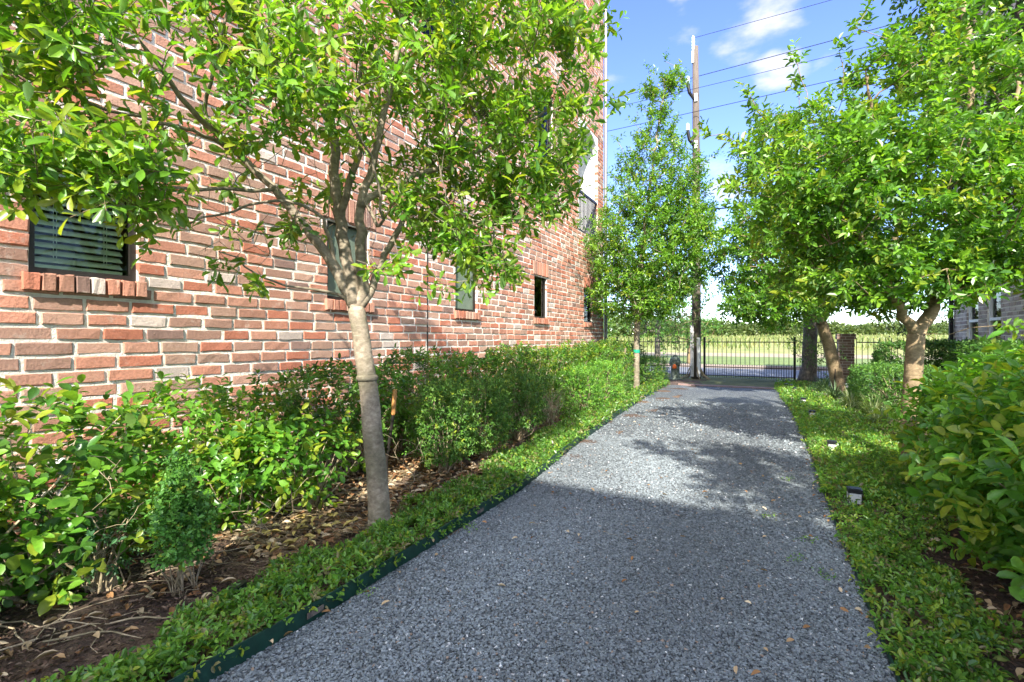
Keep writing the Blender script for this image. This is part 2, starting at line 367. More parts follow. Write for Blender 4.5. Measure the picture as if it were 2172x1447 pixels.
def sprigs(lv, P, D, slen, m, ll, lw, pal, rg, up=.5, spread=1.0, colj=.18, tipy=.0, droop=0.):
    """a little twig at each P along D carrying m leaves; returns twig end points"""
    n = len(P); D = nrm(D); sl = np.broadcast_to(slen, (n,))*rg.uniform(.7, 1.25, n)
    a, b = basis(D)
    s = np.linspace(.12, 1, m)[None]+rg.uniform(-.04, .04, (n, m))
    ang = np.arange(m)[None]*2.4+rg.uniform(0, 6.28, (n, 1))+rg.uniform(-.3, .3, (n, m))
    fwd = .35+.75*np.linspace(0, 1, m)[None]**2
    rad = np.cos(ang)[..., None]*a[:, None]+np.sin(ang)[..., None]*b[:, None]
    ld = nrm(D[:, None]*fwd[..., None]+rad*spread+rg.normal(0, .18, (n, m, 3))+np.array([0, 0, -droop]))
    pp = P[:, None]+D[:, None]*(s*sl[:, None])[..., None]
    un = nrm(np.array([0, 0, up])+D[:, None]*.45+rg.normal(0, .32, (n, m, 3)))
    pal = np.array(pal); w = rg.integers(0, len(pal), n); c = pal[w][:, None]*rg.uniform(1-colj, 1+colj, (n, m, 1))
    c = c*np.array([.84, 1.03, 1.1])*np.ones((n, m, 3))
    if tipy > 0:
        tw = (rg.uniform(0, 1, (n, 1)) < tipy)*np.linspace(0, 1, m)[None]
        c = c*(1-tw[..., None])+np.array([.30, .36, .03])*tw[..., None]
    L_ = ll*rg.uniform(.45, 1.2, (n, m)); W_ = lw*L_/ll*rg.uniform(.85, 1.15, (n, m))
    lv.add(pp.reshape(-1, 3), ld.reshape(-1, 3), un.reshape(-1, 3), L_.ravel(), W_.ravel(), c.reshape(-1, 3))
    return P+D*sl[:, None]

PAL_TREE = [(0.102,0.207,0.015),(0.132,0.259,0.018),(0.174,0.310,0.022),(0.078,0.172,0.020),(0.216,0.356,0.028),(0.288,0.414,0.033)]
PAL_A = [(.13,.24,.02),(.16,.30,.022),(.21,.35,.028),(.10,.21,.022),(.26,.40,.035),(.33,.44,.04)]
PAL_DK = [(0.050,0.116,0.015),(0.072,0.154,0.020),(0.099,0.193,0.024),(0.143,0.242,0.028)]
PAL_HEDGE = [(0.118,0.248,0.025),(0.166,0.324,0.030),(0.090,0.200,0.022),(0.235,0.400,0.038)]
PAL_BRIGHT = [(0.110,0.242,0.022),(0.154,0.308,0.028),(0.083,0.198,0.020),(0.220,0.374,0.033)]

# ------------------------------------------------------------------ tree growth
def resample(pts, step):
    pts = np.asarray(pts, dtype=float); d = np.r_[0, np.cumsum(np.linalg.norm(np.diff(pts, axis=0), axis=1))]
    k = max(2, int(d[-1]/step)+1); s = np.linspace(0, d[-1], k)
    # Catmull-like smoothing through cubic interpolation of linear data
    out = np.stack([np.interp(s, d, pts[:, i]) for i in range(3)], 1)
    for _ in range(2): out[1:-1] = (out[:-2]+2*out[1:-1]+out[2:])/4
    return out
class Tree:
    def __init__(s, seed): s.p=[]; s.par=[]; s.r=[]; s.rg=np.random.default_rng(seed); s.zmin=-9; s.tips=[]; s.tipd=[]
    def limb(s, pts, r0, r1, step=.07, attach=True, wig=.006):
        q = resample(pts, step); n=len(q); par=-1
        if s.p and attach:
            d = np.linalg.norm(np.array(s.p)-q[0], axis=1); par=int(np.argmin(d)); q[0]=q[0]*.5+np.array(s.p[par])*.5
        for i in range(n):
            j = s.rg.normal(0, wig, 3) if 0 < i else 0
            s.p.append(q[i]+j); s.par.append(par); s.r.append(r0+(r1-r0)*(i/(n-1))**.8); par=len(s.p)-1
        return par
    def grow(s, targets, step=.12, jit=.018, zfork=0, nofirst=0):
        T = np.asarray(targets); 
        base = np.array(s.p); okb = np.array([i >= nofirst for i in range(len(base))])
        d0 = np.array([np.min(np.linalg.norm(base[okb]-t, axis=1)) for t in T]); order = np.argsort(d0)
        for k in order:
            t = T[k]; P = np.array(s.p); d = np.linalg.norm(P-t, axis=1)
            # prefer attachment points lower than the target so that growth runs outwards and upwards
            cost = d+.5*np.clip(P[:, 2]-t[2]+.1, 0, None)
            cost[:nofirst] += 50
            i = int(np.argmin(cost)); p0 = P[i]; pi = s.par[i]
            dirp = nrm(p0-P[pi]) if pi >= 0 else np.array([0, 0, 1.])
            dist = d[i]; n = max(1, int(round(dist/step)))
            c1 = p0+dirp*dist*.35; par = i
            for q in range(1, n+1):
                u = q/n; b = (1-u)**2*p0+2*u*(1-u)*c1+u*u*t
                if q < n: b = b+s.rg.normal(0, jit, 3)
                s.p.append(b); s.par.append(par); s.r.append(0); par=len(s.p)-1
            s.tips.append(par); s.tipd.append(nrm(s.p[par]-s.p[s.par[par]]))
    def tubes(s, rt=.0022, ex=2.4, minr=.0015):
        n=len(s.p); cnt=np.zeros(n)
        par=np.array(s.par); kids=[[] for _ in range(n)]
        for i in range(n):
            if par[i]>=0: kids[par[i]].append(i)
        for i in range(n-1, -1, -1):
            if not kids[i]: cnt[i]+=1
            if par[i]>=0: cnt[par[i]]+=cnt[i]
        r=np.maximum(np.array(s.r), np.where(np.array(s.r)>0, 0, np.maximum(minr, rt*np.maximum(cnt,1)**(1/ex))))
        mb=MB(); P=np.array(s.p); s.R=r
        stack=[(i, None) for i in range(n) if par[i]<0]
        while stack:
            i, pre = stack.pop(); line=[pre] if pre is not None else []; line.append(i)
            while kids[i]:
                ks=sorted(kids[i], key=lambda k:-(cnt[k]+(1e4*s.r[k]))); 
                for o_ in ks[1:]: stack.append((o_, i))
                i=ks[0]; line.append(i)
            rr=r[line].copy()
            if pre is not None: rr[0]=min(rr[0], rr[1]*1.35)
            if len(line)>1:
                mx=rr.max(); mb.tube(P[line], rr, 12 if mx>.03 else (7 if mx>.012 else (4 if mx>.004 else 3)), cap=mx>.004)
        return mb
def shell_pts(rg, n, c, rad, inner=.55, zlo=-1.):
    out=[]
    while len(out)<n:
        v=rg.normal(0,1,3); v/=np.linalg.norm(v)
        if v[2]<zlo: continue
        out.append(np.array(c)+v*np.array(rad)*(inner+(1-inner)*rg.uniform()**.6))
    return np.array(out)

def crown_leaves(tr, center, pal, per=4, m=7, slen=.13, ll=.07, lw=.032, seed=1, up=.6, tipy=.1, outb=.8):
    rg=np.random.default_rng(seed); lv=Leaves(); TP=np.array([tr.p[i] for i in tr.tips]); TD=np.array(tr.tipd)
    out=nrm(TP-np.array(center)); 
    Ps=[];Ds=[]
    for k in range(per):
        D=nrm(TD*.6+out*outb+rg.normal(0,.65,TP.shape)+np.array([0,0,.25])); back=rg.uniform(0,.10,(len(TP),1)) if k else 0
        Ps.append(TP-TD*back); Ds.append(D)
    P=np.concatenate(Ps); D=np.concatenate(Ds)
    E=sprigs(lv,P,D,slen,m,ll,lw,pal,rg,up=up,tipy=tipy)
    return lv,P,E
def twig_tubes(mb,P,E,r=.0014):
    # batched three-sided twigs
    n=len(P); D=nrm(E-P); a,b=basis(D); th=np.arange(3)*2.094
    ring=np.cos(th)[None,:,None]*a[:,None]+np.sin(th)[None,:,None]*b[:,None]
    V=np.concatenate([P[:,None]+ring*r,E[:,None]+ring*r*.6],1).reshape(-1,3)
    f=np.array([(0,1,4,3),(1,2,5,4),(2,0,3,5)]); F=(f[None]+(np.arange(n)*6)[:,None,None]).reshape(-1,4)
    mb.add(V,[tuple(q) for q in F])

# ================================================================== LEFT BRICK BUILDING
WX = -3.84; WEND = 11.80; WST = -1.2; CH = .0915; BL = .246; MJ = .021; TOPZ = 10.6
def wall_bricks(name_prefix, X, sgn, y0, y1, z0, z1, openings, ch, bl, palette, rg, parent, soldier=True, detail=True):
    """running bond on plane X, outward normal sgn*X; openings (y0,y1,z0,z1)"""
    mb_v=[];mb_c=[];nb=0
    mort=MB(); rows=int((z1-z0)/ch)
    th=.10
    allb=[]
    for r in range(rows):
        za=z0+r*ch; zb=za+ch; y=y0-rg.uniform(0,bl*.3)-(bl/2 if r%2 else 0)
        cuts=sorted([(o[0],o[1]) for o in openings if o[2]<zb-ch*.45 and o[3]>za+ch*.45])
        segs=[]; c=y0
        for a,b in cuts: segs.append((c,a)); c=b
        segs.append((c,y1))
        for a,b in segs:
            if b-a>.01: mort.box((X-.101 if sgn>0 else X+.0055, a, za),(X-.0055 if sgn>0 else X+.101, b, zb))
        while y<y1:
            w=bl*rg.uniform(.88,1.12)
            for a,b in segs:
                p,q=max(y,a),min(y+w-MJ,b)
                if q-p>.03: allb.append((p,q,za+MJ*.5+rg.uniform(-.002,.002),zb-MJ*.5+rg.uniform(-.002,.002),rg.uniform(-.004,.006)))
            y+=w
    for o in openings:
        if not o[4]: continue
        # rowlock sill and soldier head
        y=o[0]-.035; 
        while y<o[1]+.03:
            w=.079*rg.uniform(.93,1.07); allb.append((y,y+w-.012,o[2]-.108,o[2]-.004,.038+rg.uniform(-.004,.004))); y+=w
        y=o[0]-.06
        while y<o[1]+.05:
            w=.080*rg.uniform(.93,1.07); allb.append((y,y+w-.014,o[3]+.006,o[3]+.25,.012+rg.uniform(-.004,.004))); y+=w
    B=np.array(allb); n=len(B)
    # 16-vertex brick: back ring 4, edge ring 4, front ring 8
    yc=(B[:,0]+B[:,1])/2; zc=(B[:,2]+B[:,3])/2; hy=(B[:,1]-B[:,0])/2; hz_=(B[:,3]-B[:,2])/2
    sq=np.array([(-1,-1),(1,-1),(1,1),(-1,1)],float)
    def ring(pts,ins,dx,j):
        k=len(pts); V=np.zeros((n,k,3)); 
        V[:,:,1]=yc[:,None]+pts[None,:,0]*(hy[:,None]-ins)+rg.normal(0,j,(n,k))
        V[:,:,2]=zc[:,None]+pts[None,:,1]*(hz_[:,None]-ins)+rg.normal(0,j,(n,k))
        V[:,:,0]=X+sgn*(B[:,4:5]+dx)+rg.normal(0,j*.5,(n,k)); return V
    oc=np.array([(-1,-1),(-.3,-1),(.35,-1),(1,-1),(1,1),(.3,1),(-.35,1),(-1,1)],float)
    V=np.concatenate([ring(oc,0,-.09,0.0),ring(oc,.0,-.005,.0026),ring(oc,.004,.001,.0022)],1)
    k=24; f=[]
    for i in range(8):
        j=(i+1)%8; f+= [(i,j,8+j,8+i),(8+i,8+j,16+j,16+i)]
    f+= [(16,17,22,23),(17,18,21,22),(18,19,20,21)]
    f=np.array(f)
    if sgn<0: f=f[:,::-1]
    F=(f[None]+(np.arange(n)*k)[:,None,None]).reshape(-1,4)
    pal=np.array([c for c,_ in palette]); w=np.array([w for _,w in palette]); col=pal[rg.choice(len(pal),n,p=w/w.sum())]*rg.uniform(.85,1.15,(n,1))
    part('bricks',mkmesh('bricks',V.reshape(-1,3),F,M_brick,np.repeat(col,k,0)),parent)
    part('mortar',mort.mesh('mortar',M_mortar),parent)

PALB=[((.41,.155,.095),6),((.45,.205,.135),6),((.40,.205,.14),6),((.38,.235,.17),4),((.32,.185,.135),3),((.49,.40,.34),1.0),((.24,.15,.12),.8),((.43,.25,.18),4)]
left = thing('brick_house', (WX, 5.3, 0), 'tall red brick house wall on the left with small dark framed windows', 'house')
WINS=[(1.05,1.60,1.60,2.40),(3.18,3.73,1.60,2.40),(5.32,5.87,1.60,2.40),(7.78,8.33,1.60,2.40),(10.38,10.93,1.60,2.40)]
UPW=[(1.6,2.5,5.0,6.6),(4.6,5.5,5.0,6.6),(7.9,8.6,4.2,6.0)]
BAL=(10.02,11.36,3.62,6.2)
ops=[(*w,True) for w in WINS]+[(*w,True) for w in UPW]+[(*BAL,False)]
wl = part('wall', mkmesh('wall',[(WX-.31,WST,0),(WX-.31,9.6,0),(WX-.31,9.6,TOPZ),(WX-.31,WST,TOPZ)],[(0,1,2,3)],M_dark), left)
wall_bricks('left',WX,1,WST,WEND,0,TOPZ,ops,CH,BL,PALB,np.random.default_rng(3),wl)
mb=MB(); mb.box((WX-7,WST,0),(WX-.32,9.6,TOPZ-.01)); mb.box((WX-7,9.6,0),(WX-1.5,WEND-.01,TOPZ-.01)); mb.box((WX-1.5,9.6,0),(WX-.11,WEND-.01,3.5)); mb.box((WX-1.5,9.6,6.3),(WX-.11,WEND-.01,TOPZ-.01))
m,t,p,o=mat_new('brick_courses'); bt=t.nodes.new('ShaderNodeTexBrick'); bt.inputs['Scale'].default_value=1; bt.inputs['Brick Width'].default_value=.246; bt.inputs['Row Height'].default_value=.0915; bt.inputs['Mortar Size'].default_value=.012
bt.inputs['Color1'].default_value=(.36,.14,.09,1); bt.inputs['Color2'].default_value=(.28,.18,.13,1); bt.inputs['Mortar'].default_value=(.55,.49,.4,1)
g=t.nodes.new('ShaderNodeNewGeometry'); sx=t.nodes.new('ShaderNodeSeparateXYZ'); cx=t.nodes.new('ShaderNodeCombineXYZ'); adx=t.nodes.new('ShaderNodeMath')
t.links.new(g.outputs['Position'],sx.inputs[0]); t.links.new(sx.outputs[0],adx.inputs[0]); t.links.new(sx.outputs[1],adx.inputs[1]); t.links.new(adx.outputs[0],cx.inputs[0]); t.links.new(sx.outputs[2],cx.inputs[1]); t.links.new(cx.outputs[0],bt.inputs['Vector'])
t.links.new(bt.outputs[0],p.inputs['Base Color']); M_bcourse=m
part('wall_core', mb.mesh('wall_core',M_bcourse), left)
mb=MB(); mb.box((WX-7.1,WST-.05,TOPZ),(WX+.25,WEND+.25,TOPZ+.25)); part('roof',mb.mesh('roof',M_roof),left)
# expansion joint
mb=MB(); mb.box((WX-.02,4.705,.0),(WX+.0065,4.717,4.6)); part('expansion_joint',mb.mesh('expansion_joint',M_dark),left)
M_reflpane=plain('green_reflection_pane',(.15,.19,.14),.25,0,.12,8,.03)  # pale green reflection of sunlit trees put into the pane colour
def left_window(o,blinds,parent,closed=False):
    y0,y1,z0,z1=o
    f=MB(); fx0,fx1=WX-.10,WX-.035; t_=.035
    f.box((fx0,y0,z0),(fx1,y0+t_,z1)); f.box((fx0,y1-t_,z0),(fx1,y1,z1)); f.box((fx0,y0+t_,z0),(fx1,y1-t_,z0+t_)); f.box((fx0,y0+t_,z1-t_),(fx1,y1-t_,z1))
    f.box((WX-.30,y0,z0),(WX-.102,y0+.01,z1)); f.box((WX-.30,y1-.01,z0),(WX-.102,y1,z1)); f.box((WX-.30,y0+.01,z0),(WX-.102,y1-.01,z0+.01)); f.box((WX-.30,y0+.01,z1-.01),(WX-.102,y1-.01,z1))
    w=part('window',f.mesh('window',M_frame),parent)
    g=MB(); g.box((WX-.068,y0+t_,z0+t_),(WX-.062,y1-t_,z1-t_)); part('pane',g.mesh('pane',M_reflpane if closed==2 else M_glass),w)
    b=MB(); z=z0+.05; n=0
    if blinds:
        while z<z1-.05:
            tilt=.026 if closed else .017
            xa,xb=WX-.150,WX-.108; b.add([(xa,y0+.05,z+tilt),(xb,y0+.05,z-tilt),(xb,y1-.05,z-tilt),(xa,y1-.05,z+tilt),(xa,y0+.05,z+tilt+.003),(xb,y0+.05,z-tilt+.003),(xb,y1-.05,z-tilt+.003),(xa,y1-.05,z+tilt+.003)],
                  [(0,3,2,1),(4,5,6,7),(0,1,5,4),(1,2,6,5),(2,3,7,6),(3,0,4,7)]); z+=.040 if closed else .046
        b.box((WX-.150,y0+.05,z0+.045),(WX-.107,y1-.05,z0+.062))
        bl_=part('blind',b.mesh('blind',M_blind),w)
        c=MB()
        for yy in (y0+.14,y0+.155,y1-.14,y1-.155): c.tube([(WX-.104,yy,z1-.04),(WX-.104,yy,z0+.09)],.0018,4)
        c.box((WX-.107,y0+.136,z0+.08),(WX-.100,y0+.158,z0+.086))
        part('blind_cord',c.mesh('blind_cord',M_blind),w)
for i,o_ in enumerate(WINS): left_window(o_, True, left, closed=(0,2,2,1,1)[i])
for o_ in UPW: left_window(o_, False, left)
# balcony recess: stucco lining, floor, railing
y0,y1,z0,z1=BAL
mb=MB(); xi=WX-1.45
mb.box((xi,y1,z0-.1),(WX-.112,y1+.03,z1+.08)); mb.box((xi,y0-.03,z0-.1),(WX-.112,y0,z1+.08)); mb.box((xi-.04,y0-.03,z0-.1),(xi,y1+.03,z1+.08)); mb.box((xi,y0,z1),(WX-.112,y1,z1+.05)); mb.box((xi,y0,z0-.1),(WX-.002,y1,z0))
# arched head infill
ax=[]; 
nseg=10
vs=[];fs=[]
for i in range(nseg+1):
    u=i/nseg; y=y0+(y1-y0)*u; zz=z1-.5*(1-math.sqrt(max(0,1-(2*u-1)**2)))
    vs+= [(WX-.004,y,zz),(WX-.004,y,z1+.02),(WX-.11,y,zz),(WX-.11,y,z1+.02)]
for i in range(nseg):
    a=4*i; b=a+4; fs+= [(a,b,b+1,a+1),(a+2,a+3,b+3,b+2),(a,a+2,b+2,b)]
mb.add(vs,fs)
bal=part('balcony',mb.mesh('balcony',M_stucco),left)
mb=MB()
mb.box((WX-.06,y0,z0+.95),(WX-.015,y1,z0+1.0)); mb.box((WX-.05,y0,z0+.07),(WX-.025,y1,z0+.1))
y=y0+.05
while y<y1-.02: mb.box((WX-.05,y,z0+.1),(WX-.03,y+.018,z0+.95)); y+=.09
part('railing',mb.mesh('railing',M_black),bal)
mb=MB(); mb.tube([(WX+.05,WEND+.03,.05),(WX+.05,WEND+.03,TOPZ-.02)],.045,10); part('downspout',mb.mesh('downspout',M_grey),left)

# ================================================================== RIGHT BRICK BUILDING
right = thing('brick_house',(4.0,13,0),'grey brown brick house behind the trees on the right with white sash windows','house')
PALR=[((.44,.36,.31),4),((.36,.30,.26),4),((.50,.43,.38),3),((.30,.24,.21),2)]
RWN=[(13.05,13.75,.95,2.3),(14.25,14.95,.95,2.3),(13.05,13.75,4.2,5.8),(14.25,14.95,4.2,5.8)]
wr=part('wall',mkmesh('wall',[(4.31,9.6,0),(4.31,15.9,0),(4.31,15.9,8.6),(4.31,9.6,8.6)],[(0,3,2,1)],M_dark),right)
wall_bricks('right',4.0,-1,9.6,15.9,0,8.6,[(*w,True) for w in RWN],CH,BL,PALR,np.random.default_rng(5),wr)
mb=MB(); mb.box((4.32,9.6,0),(10,15.89,8.59)); part('wall_core',mb.mesh('wall_core',M_bcourse),right)
mb=MB(); mb.box((3.7,9.4,8.6),(10.1,16.1,8.85)); part('roof',mb.mesh('roof',M_roof),right)
mb=MB(); mb.tube([(3.94,15.85,.05),(3.94,15.85,8.58)],.05,8); part('downspout',mb.mesh('downspout',M_black),right)
for (y0,y1,z0,z1) in RWN:
    f=MB(); fx0,fx1=4.03,4.12; t_=.055
    f.box((fx0,y0,z0),(fx1,y0+t_,z1)); f.box((fx0,y1-t_,z0),(fx1,y1,z1)); f.box((fx0,y0+t_,z0),(fx1,y1-t_,z0+t_)); f.box((fx0,y0+t_,z1-t_),(fx1,y1-t_,z1)); zm=(z0+z1)/2
    f.box((fx0-.012,y0+t_,zm-.03),(fx1,y1-t_,zm+.03)); 
    w=part('window',f.mesh('window',M_white),right)
    g=MB(); g.box((4.075,y0+t_,z0+t_),(4.081,y1-t_,zm-.03)); g.box((4.075,y0+t_,zm+.03),(4.081,y1-t_,z1-t_)); part('pane',g.mesh('pane',M_glass),w)

# ================================================================== UNSEEN HOUSE ADDED BEHIND THE VIEWPOINT (to cast the near path shadow)
back = thing('brick_house', (3.9, -5.4, 0), 'unseen two storey house added behind the viewpoint to shade the near path', 'house')
mb=MB(); mb.box((1.15,-14,0),(8.3,-5.4,8.0)); part('wall',mb.mesh('wall',M_bcourse),back)
mb=MB(); mb.box((1.12,-14.1,8.0),(8.4,-5.3,8.15)); part('roof',mb.mesh('roof',M_roof),back)
for (x,z) in ((1.6,1.0),(3.6,1.0),(5.8,1.0),(1.6,4.6),(3.6,4.6),(5.8,4.6)):
    f=MB(); f.box((x,-5.398,z),(x+.06,-5.34,z+1.6)); f.box((x+1.14,-5.398,z),(x+1.2,-5.34,z+1.6)); f.box((x+.06,-5.398,z),(x+1.14,-5.34,z+.06)); f.box((x+.06,-5.398,z+1.54),(x+1.14,-5.34,z+1.6)); f.box((x+.06,-5.398,z+.77),(x+1.14,-5.345,z+.82))
    w=part('window',f.mesh('window',M_white),back); g=MB(); g.box((x+.06,-5.396,z+.06),(x+1.14,-5.37,z+.77)); g.box((x+.06,-5.396,z+.82),(x+1.14,-5.37,z+1.54)); part('pane',g.mesh('pane',M_frame),w)
#@@B
# ================================================================== FENCE, GATE, PILLAR, POLE
FY = 15.62
def fence_run(name, pts, label, cat, h=1.24, pitch=.125, low=True, group='iron fence panels', posts=True, zlow=.42):
    r = thing(name, (pts[0][0], pts[0][1], 0), label, cat, group)
    pk = MB(); rl = MB()
    for (xa, ya), (xb, yb) in zip(pts[:-1], pts[1:]):
        Ld = math.hypot(xb-xa, yb-ya); ux, uy = (xb-xa)/Ld, (yb-ya)/Ld; n = int(Ld/pitch)
        for z in ((.10, .36, h-.12) if low else (.10, h-.12)):
            a = np.array([xa, ya, z]); b = np.array([xb, yb, z]); ra = MB(); ra.tube([a, b], .014, 4); part('rail', ra.mesh('rail', M_black), r)
        for i in range(n+1):
            x, y = xa+ux*pitch*i, ya+uy*pitch*i
            pk.box((x-.0075, y-.0075, .04), (x+.0075, y+.0075, h)); 
            if low:
                x2, y2 = x+ux*pitch/2, y+uy*pitch/2
                if i < n: pk.box((x2-.0065, y2-.0065, .04), (x2+.0065, y2+.0065, zlow)); pk.box((x2-.011, y2-.011, zlow), (x2+.011, y2+.011, zlow+.022))
    part('pickets', pk.mesh('pickets', M_black), r)
    if posts:
        for (x, y) in (pts if posts == 'all' else [pts[-1]] if posts == 'end' else pts[:1]):
            p = MB(); p.box((x-.03, y-.03, 0), (x+.03, y+.03, h+.02)); p.box((x-.036, y-.036, h+.02), (x+.036, y+.036, h+.035)); part('post', p.mesh('post', M_black), r)
    return r
fence_run('iron_fence', [(-4.6, FY), (-2.22, FY)], 'black picket fence between the brick house corner and the gate', 'fence', posts='all')
fence_run('iron_gate', [(-1.86, FY), (.53, FY)], 'wide black iron gate with short dog pickets along its lower half', 'gate', posts='all', group='iron gate')
fence_run('iron_fence', [(.66, FY), (1.52, FY)], 'short black picket fence panel between gate and brick pillar', 'fence', posts=None)
fence_run('iron_fence', [(1.96, FY), (4.3, FY)], 'black picket fence panel right of the brick pillar', 'fence', posts='end')
# brick pillar
pil = thing('brick_pillar', (1.72, 15.65, 0), 'square brown brick pillar in the fence line behind the leaning tree', 'pillar')
def brick_box(x0, y0, x1, y1, z0, z1, pal, rg, ch=.075, bl=.2):
    mb = MB(); c = MB(); r = 0; z = z0
    mb.box((x0+.008, y0+.008, z0), (x1-.008, y1-.008, z1-.001))
    while z+ch <= z1+.001:
        off = bl/2 if r % 2 else 0
        for side in range(2):
            lo, hi, f0, f1 = (x0, x1, y0, y1) if side == 0 else (y0, y1, x0, x1)
            a = lo-off+ (0 if side == 0 else .1)
            while a < hi:
                p, q = max(a, lo), min(a+bl-.012, hi)
                if q-p > .02:
                    for fp, fq in ((f0, f0+.02), (f1-.02, f1)):
                        cc = np.array(pal[rg.integers(len(pal))])*rg.uniform(.85, 1.15)
                        if side == 0: c.box((p, fp, z+.006), (q, fq, z+ch-.006), cc)
                        else: c.box((fp+.001, p+.0215, z+.006), (fq-.001, max(p+.022, q-.0215), z+ch-.006), cc)
                a += bl
        z += ch; r += 1
    return mb, c
rgp = np.random.default_rng(8)
a_, b_ = brick_box(1.54, 15.47, 1.90, 15.83, 0, 1.2, [(.30,.19,.15),(.24,.15,.12),(.34,.24,.2)], rgp)
part('mortar', a_.mesh('mortar', M_mortar), pil); part('bricks', b_.mesh('bricks', M_brick, cols=True), pil)
a_, b_ = brick_box(1.51, 15.44, 1.93, 15.86, 1.2, 1.35, [(.28,.18,.15),(.24,.16,.13)], rgp)
cap = part('cap', b_.mesh('cap', M_brick, cols=True), pil); mb = MB(); mb.box((1.518, 15.448, 1.2), (1.922, 15.852, 1.347)); part('cap_mortar', mb.mesh('cap_mortar', M_mortar), cap)
# utility pole
PX, PY = -2.02, 15.0
pole = thing('utility_pole', (PX, PY, 0), 'tall brown wooden utility pole with white insulators beside the gate', 'utility pole')
mb = MB(); mb.tube([(PX, PY, 0), (PX+.01, PY, 3), (PX, PY, 7), (PX-.02, PY, 9.95)], [.135, .125, .105, .085], 12)
m, t, p, o = mat_new('pole_wood'); g = t.nodes.new('ShaderNodeNewGeometry'); mpp = t.nodes.new('ShaderNodeMapping'); mpp.inputs['Scale'].default_value = (1, 1, .05); t.links.new(g.outputs['Position'], mpp.inputs[0])
nn = noise(t, 60, 6, .7, mpp.outputs[0]); rr = ramp(t, nn.outputs['Fac'], [(.3, (.06, .045, .035)), (.55, (.12, .095, .075)), (.75, (.20, .165, .14))]); t.links.new(rr.outputs[0], p.inputs['Base Color']); p.inputs['Roughness'].default_value = .9; bump(t, nn.outputs['Fac'], p, .8, .01)
part('shaft', mb.mesh('shaft', m, smooth=True), pole)
M_ins = plain('insulator_pale', (.50, .60, .63), .4, 0, .08)
mb = MB(); mb.lathe([(.03, 0), (.055, .05), (.04, .1), (.055, .15), (.04, .2), (.055, .25), (.04, .3), (.05, .38), (.02, .45)], (PX-.075, PY-.06, 9.82), 10)
ins = part('insulator', mb.mesh('insulator', M_ins), pole); mb = MB(); mb.box((PX-.11, PY-.11, 9.45), (PX-.05, PY-.04, 9.80)); part('bracket', mb.mesh('bracket', M_white), ins)
for zz in (8.35, 6.95):
    mb = MB(); mb.tube([(PX-.06, PY-.1, zz), (PX-.16, PY-.2, zz+.18), (PX-.2, PY-.24, zz+.42)], [.03, .05, .05], 8)
    s_ = part('standoff_arm', mb.mesh('standoff_arm', M_black), pole); mb = MB(); mb.lathe([(.02, 0), (.06, .03), (.045, .07), (.06, .11), (.045, .15), (.055, .2), (.02, .24)], (PX-.2, PY-.24, zz+.42), 10); part('insulator', mb.mesh('insulator', M_ins), s_)
    mb = MB(); mb.box((PX-.03, PY-.13, zz-.08), (PX+.05, PY-.09, zz+.15)); part('bracket', mb.mesh('bracket', M_white), s_)
mb = MB(); mb.tube([(PX-.05, PY-.12, 5.9), (PX-.25, PY-.25, 5.95)], .03, 6); part('clamp', mb.mesh('clamp', M_white), pole)
mb = MB(); mb.tube([(PX+.05, PY-.1, 4.75), (PX+.55, PY-.1, 4.75)], .05, 6); part('cross_bracket', mb.mesh('cross_bracket', M_barkd), pole)
for dx, zt in ((-.09, 1.62), (.09, 1.25)):
    mb = MB(); mb.tube([(PX+dx, PY-.16, .1), (PX+dx, PY-.16, zt*.5), (PX+dx-.01, PY-.15, zt)], .05, 10); mb.tube([(PX+dx, PY-.16, zt-.22), (PX+dx, PY-.16, zt-.19)], .058, 10)
    part('conduit', mb.mesh('conduit', plain('conduit_white%d' % int(zt*100), (.62, .60, .60), .5, 0, .1) if dx < 0 else M_stucco), pole)
mb = MB()
for i in range(12):
    a = random.uniform(0, 6.28); x, y = PX+.14*math.cos(a), PY-.1+.14*math.sin(a)-.05
    mb.tube([(x, y, .42*random.uniform(.6, 1)), (x+.10*math.cos(a), y+.08*math.sin(a), .15), (x+.28*math.cos(a), y+.2*math.sin(a), .02)], [.012, .02, .012], 5)
tagged('vine_stems', mb.mesh('vine_stems', M_twig), 'pale dry vine stems climbing the foot of the utility pole', 'vine')
# wires
def wire(pa, pb, sag, r, label, ends=None):
    a, b = np.array(pa, float), np.array(pb, float); u = np.linspace(0, 1, 22)[:, None]
    q = a*(1-u)+b*u; q[:, 2] -= (4*u*(1-u)*sag).ravel()
    mb = MB(); mb.tube(q, r, 5); tagged('overhead_wire', mb.mesh('overhead_wire', M_black), label, 'wire', 'overhead wires')
wire((PX-.09, PY-.06, 10.2), (22, 14.6, 10.6), .3, .007, 'topmost thin power wire leaving the insulator on top of the pole')
wire((-14, 15.4, 9.3), (22, 14.6, 9.7), .35, .010, 'second power wire from the top passing across the utility pole')
wire((-14, 15.0, 9.0), (22, 14.4, 9.15), .5, .007, 'third power wire held by the upper standoff arm')
wire((-14, 15.0, 8.1), (22, 14.4, 8.5), .35, .009, 'fourth power wire held by the lower standoff arm')
wire((PX+.1, PY, 5.05), (22, 14.6, 5.8), .5, .022, 'thick black cable sagging from the middle of the pole')

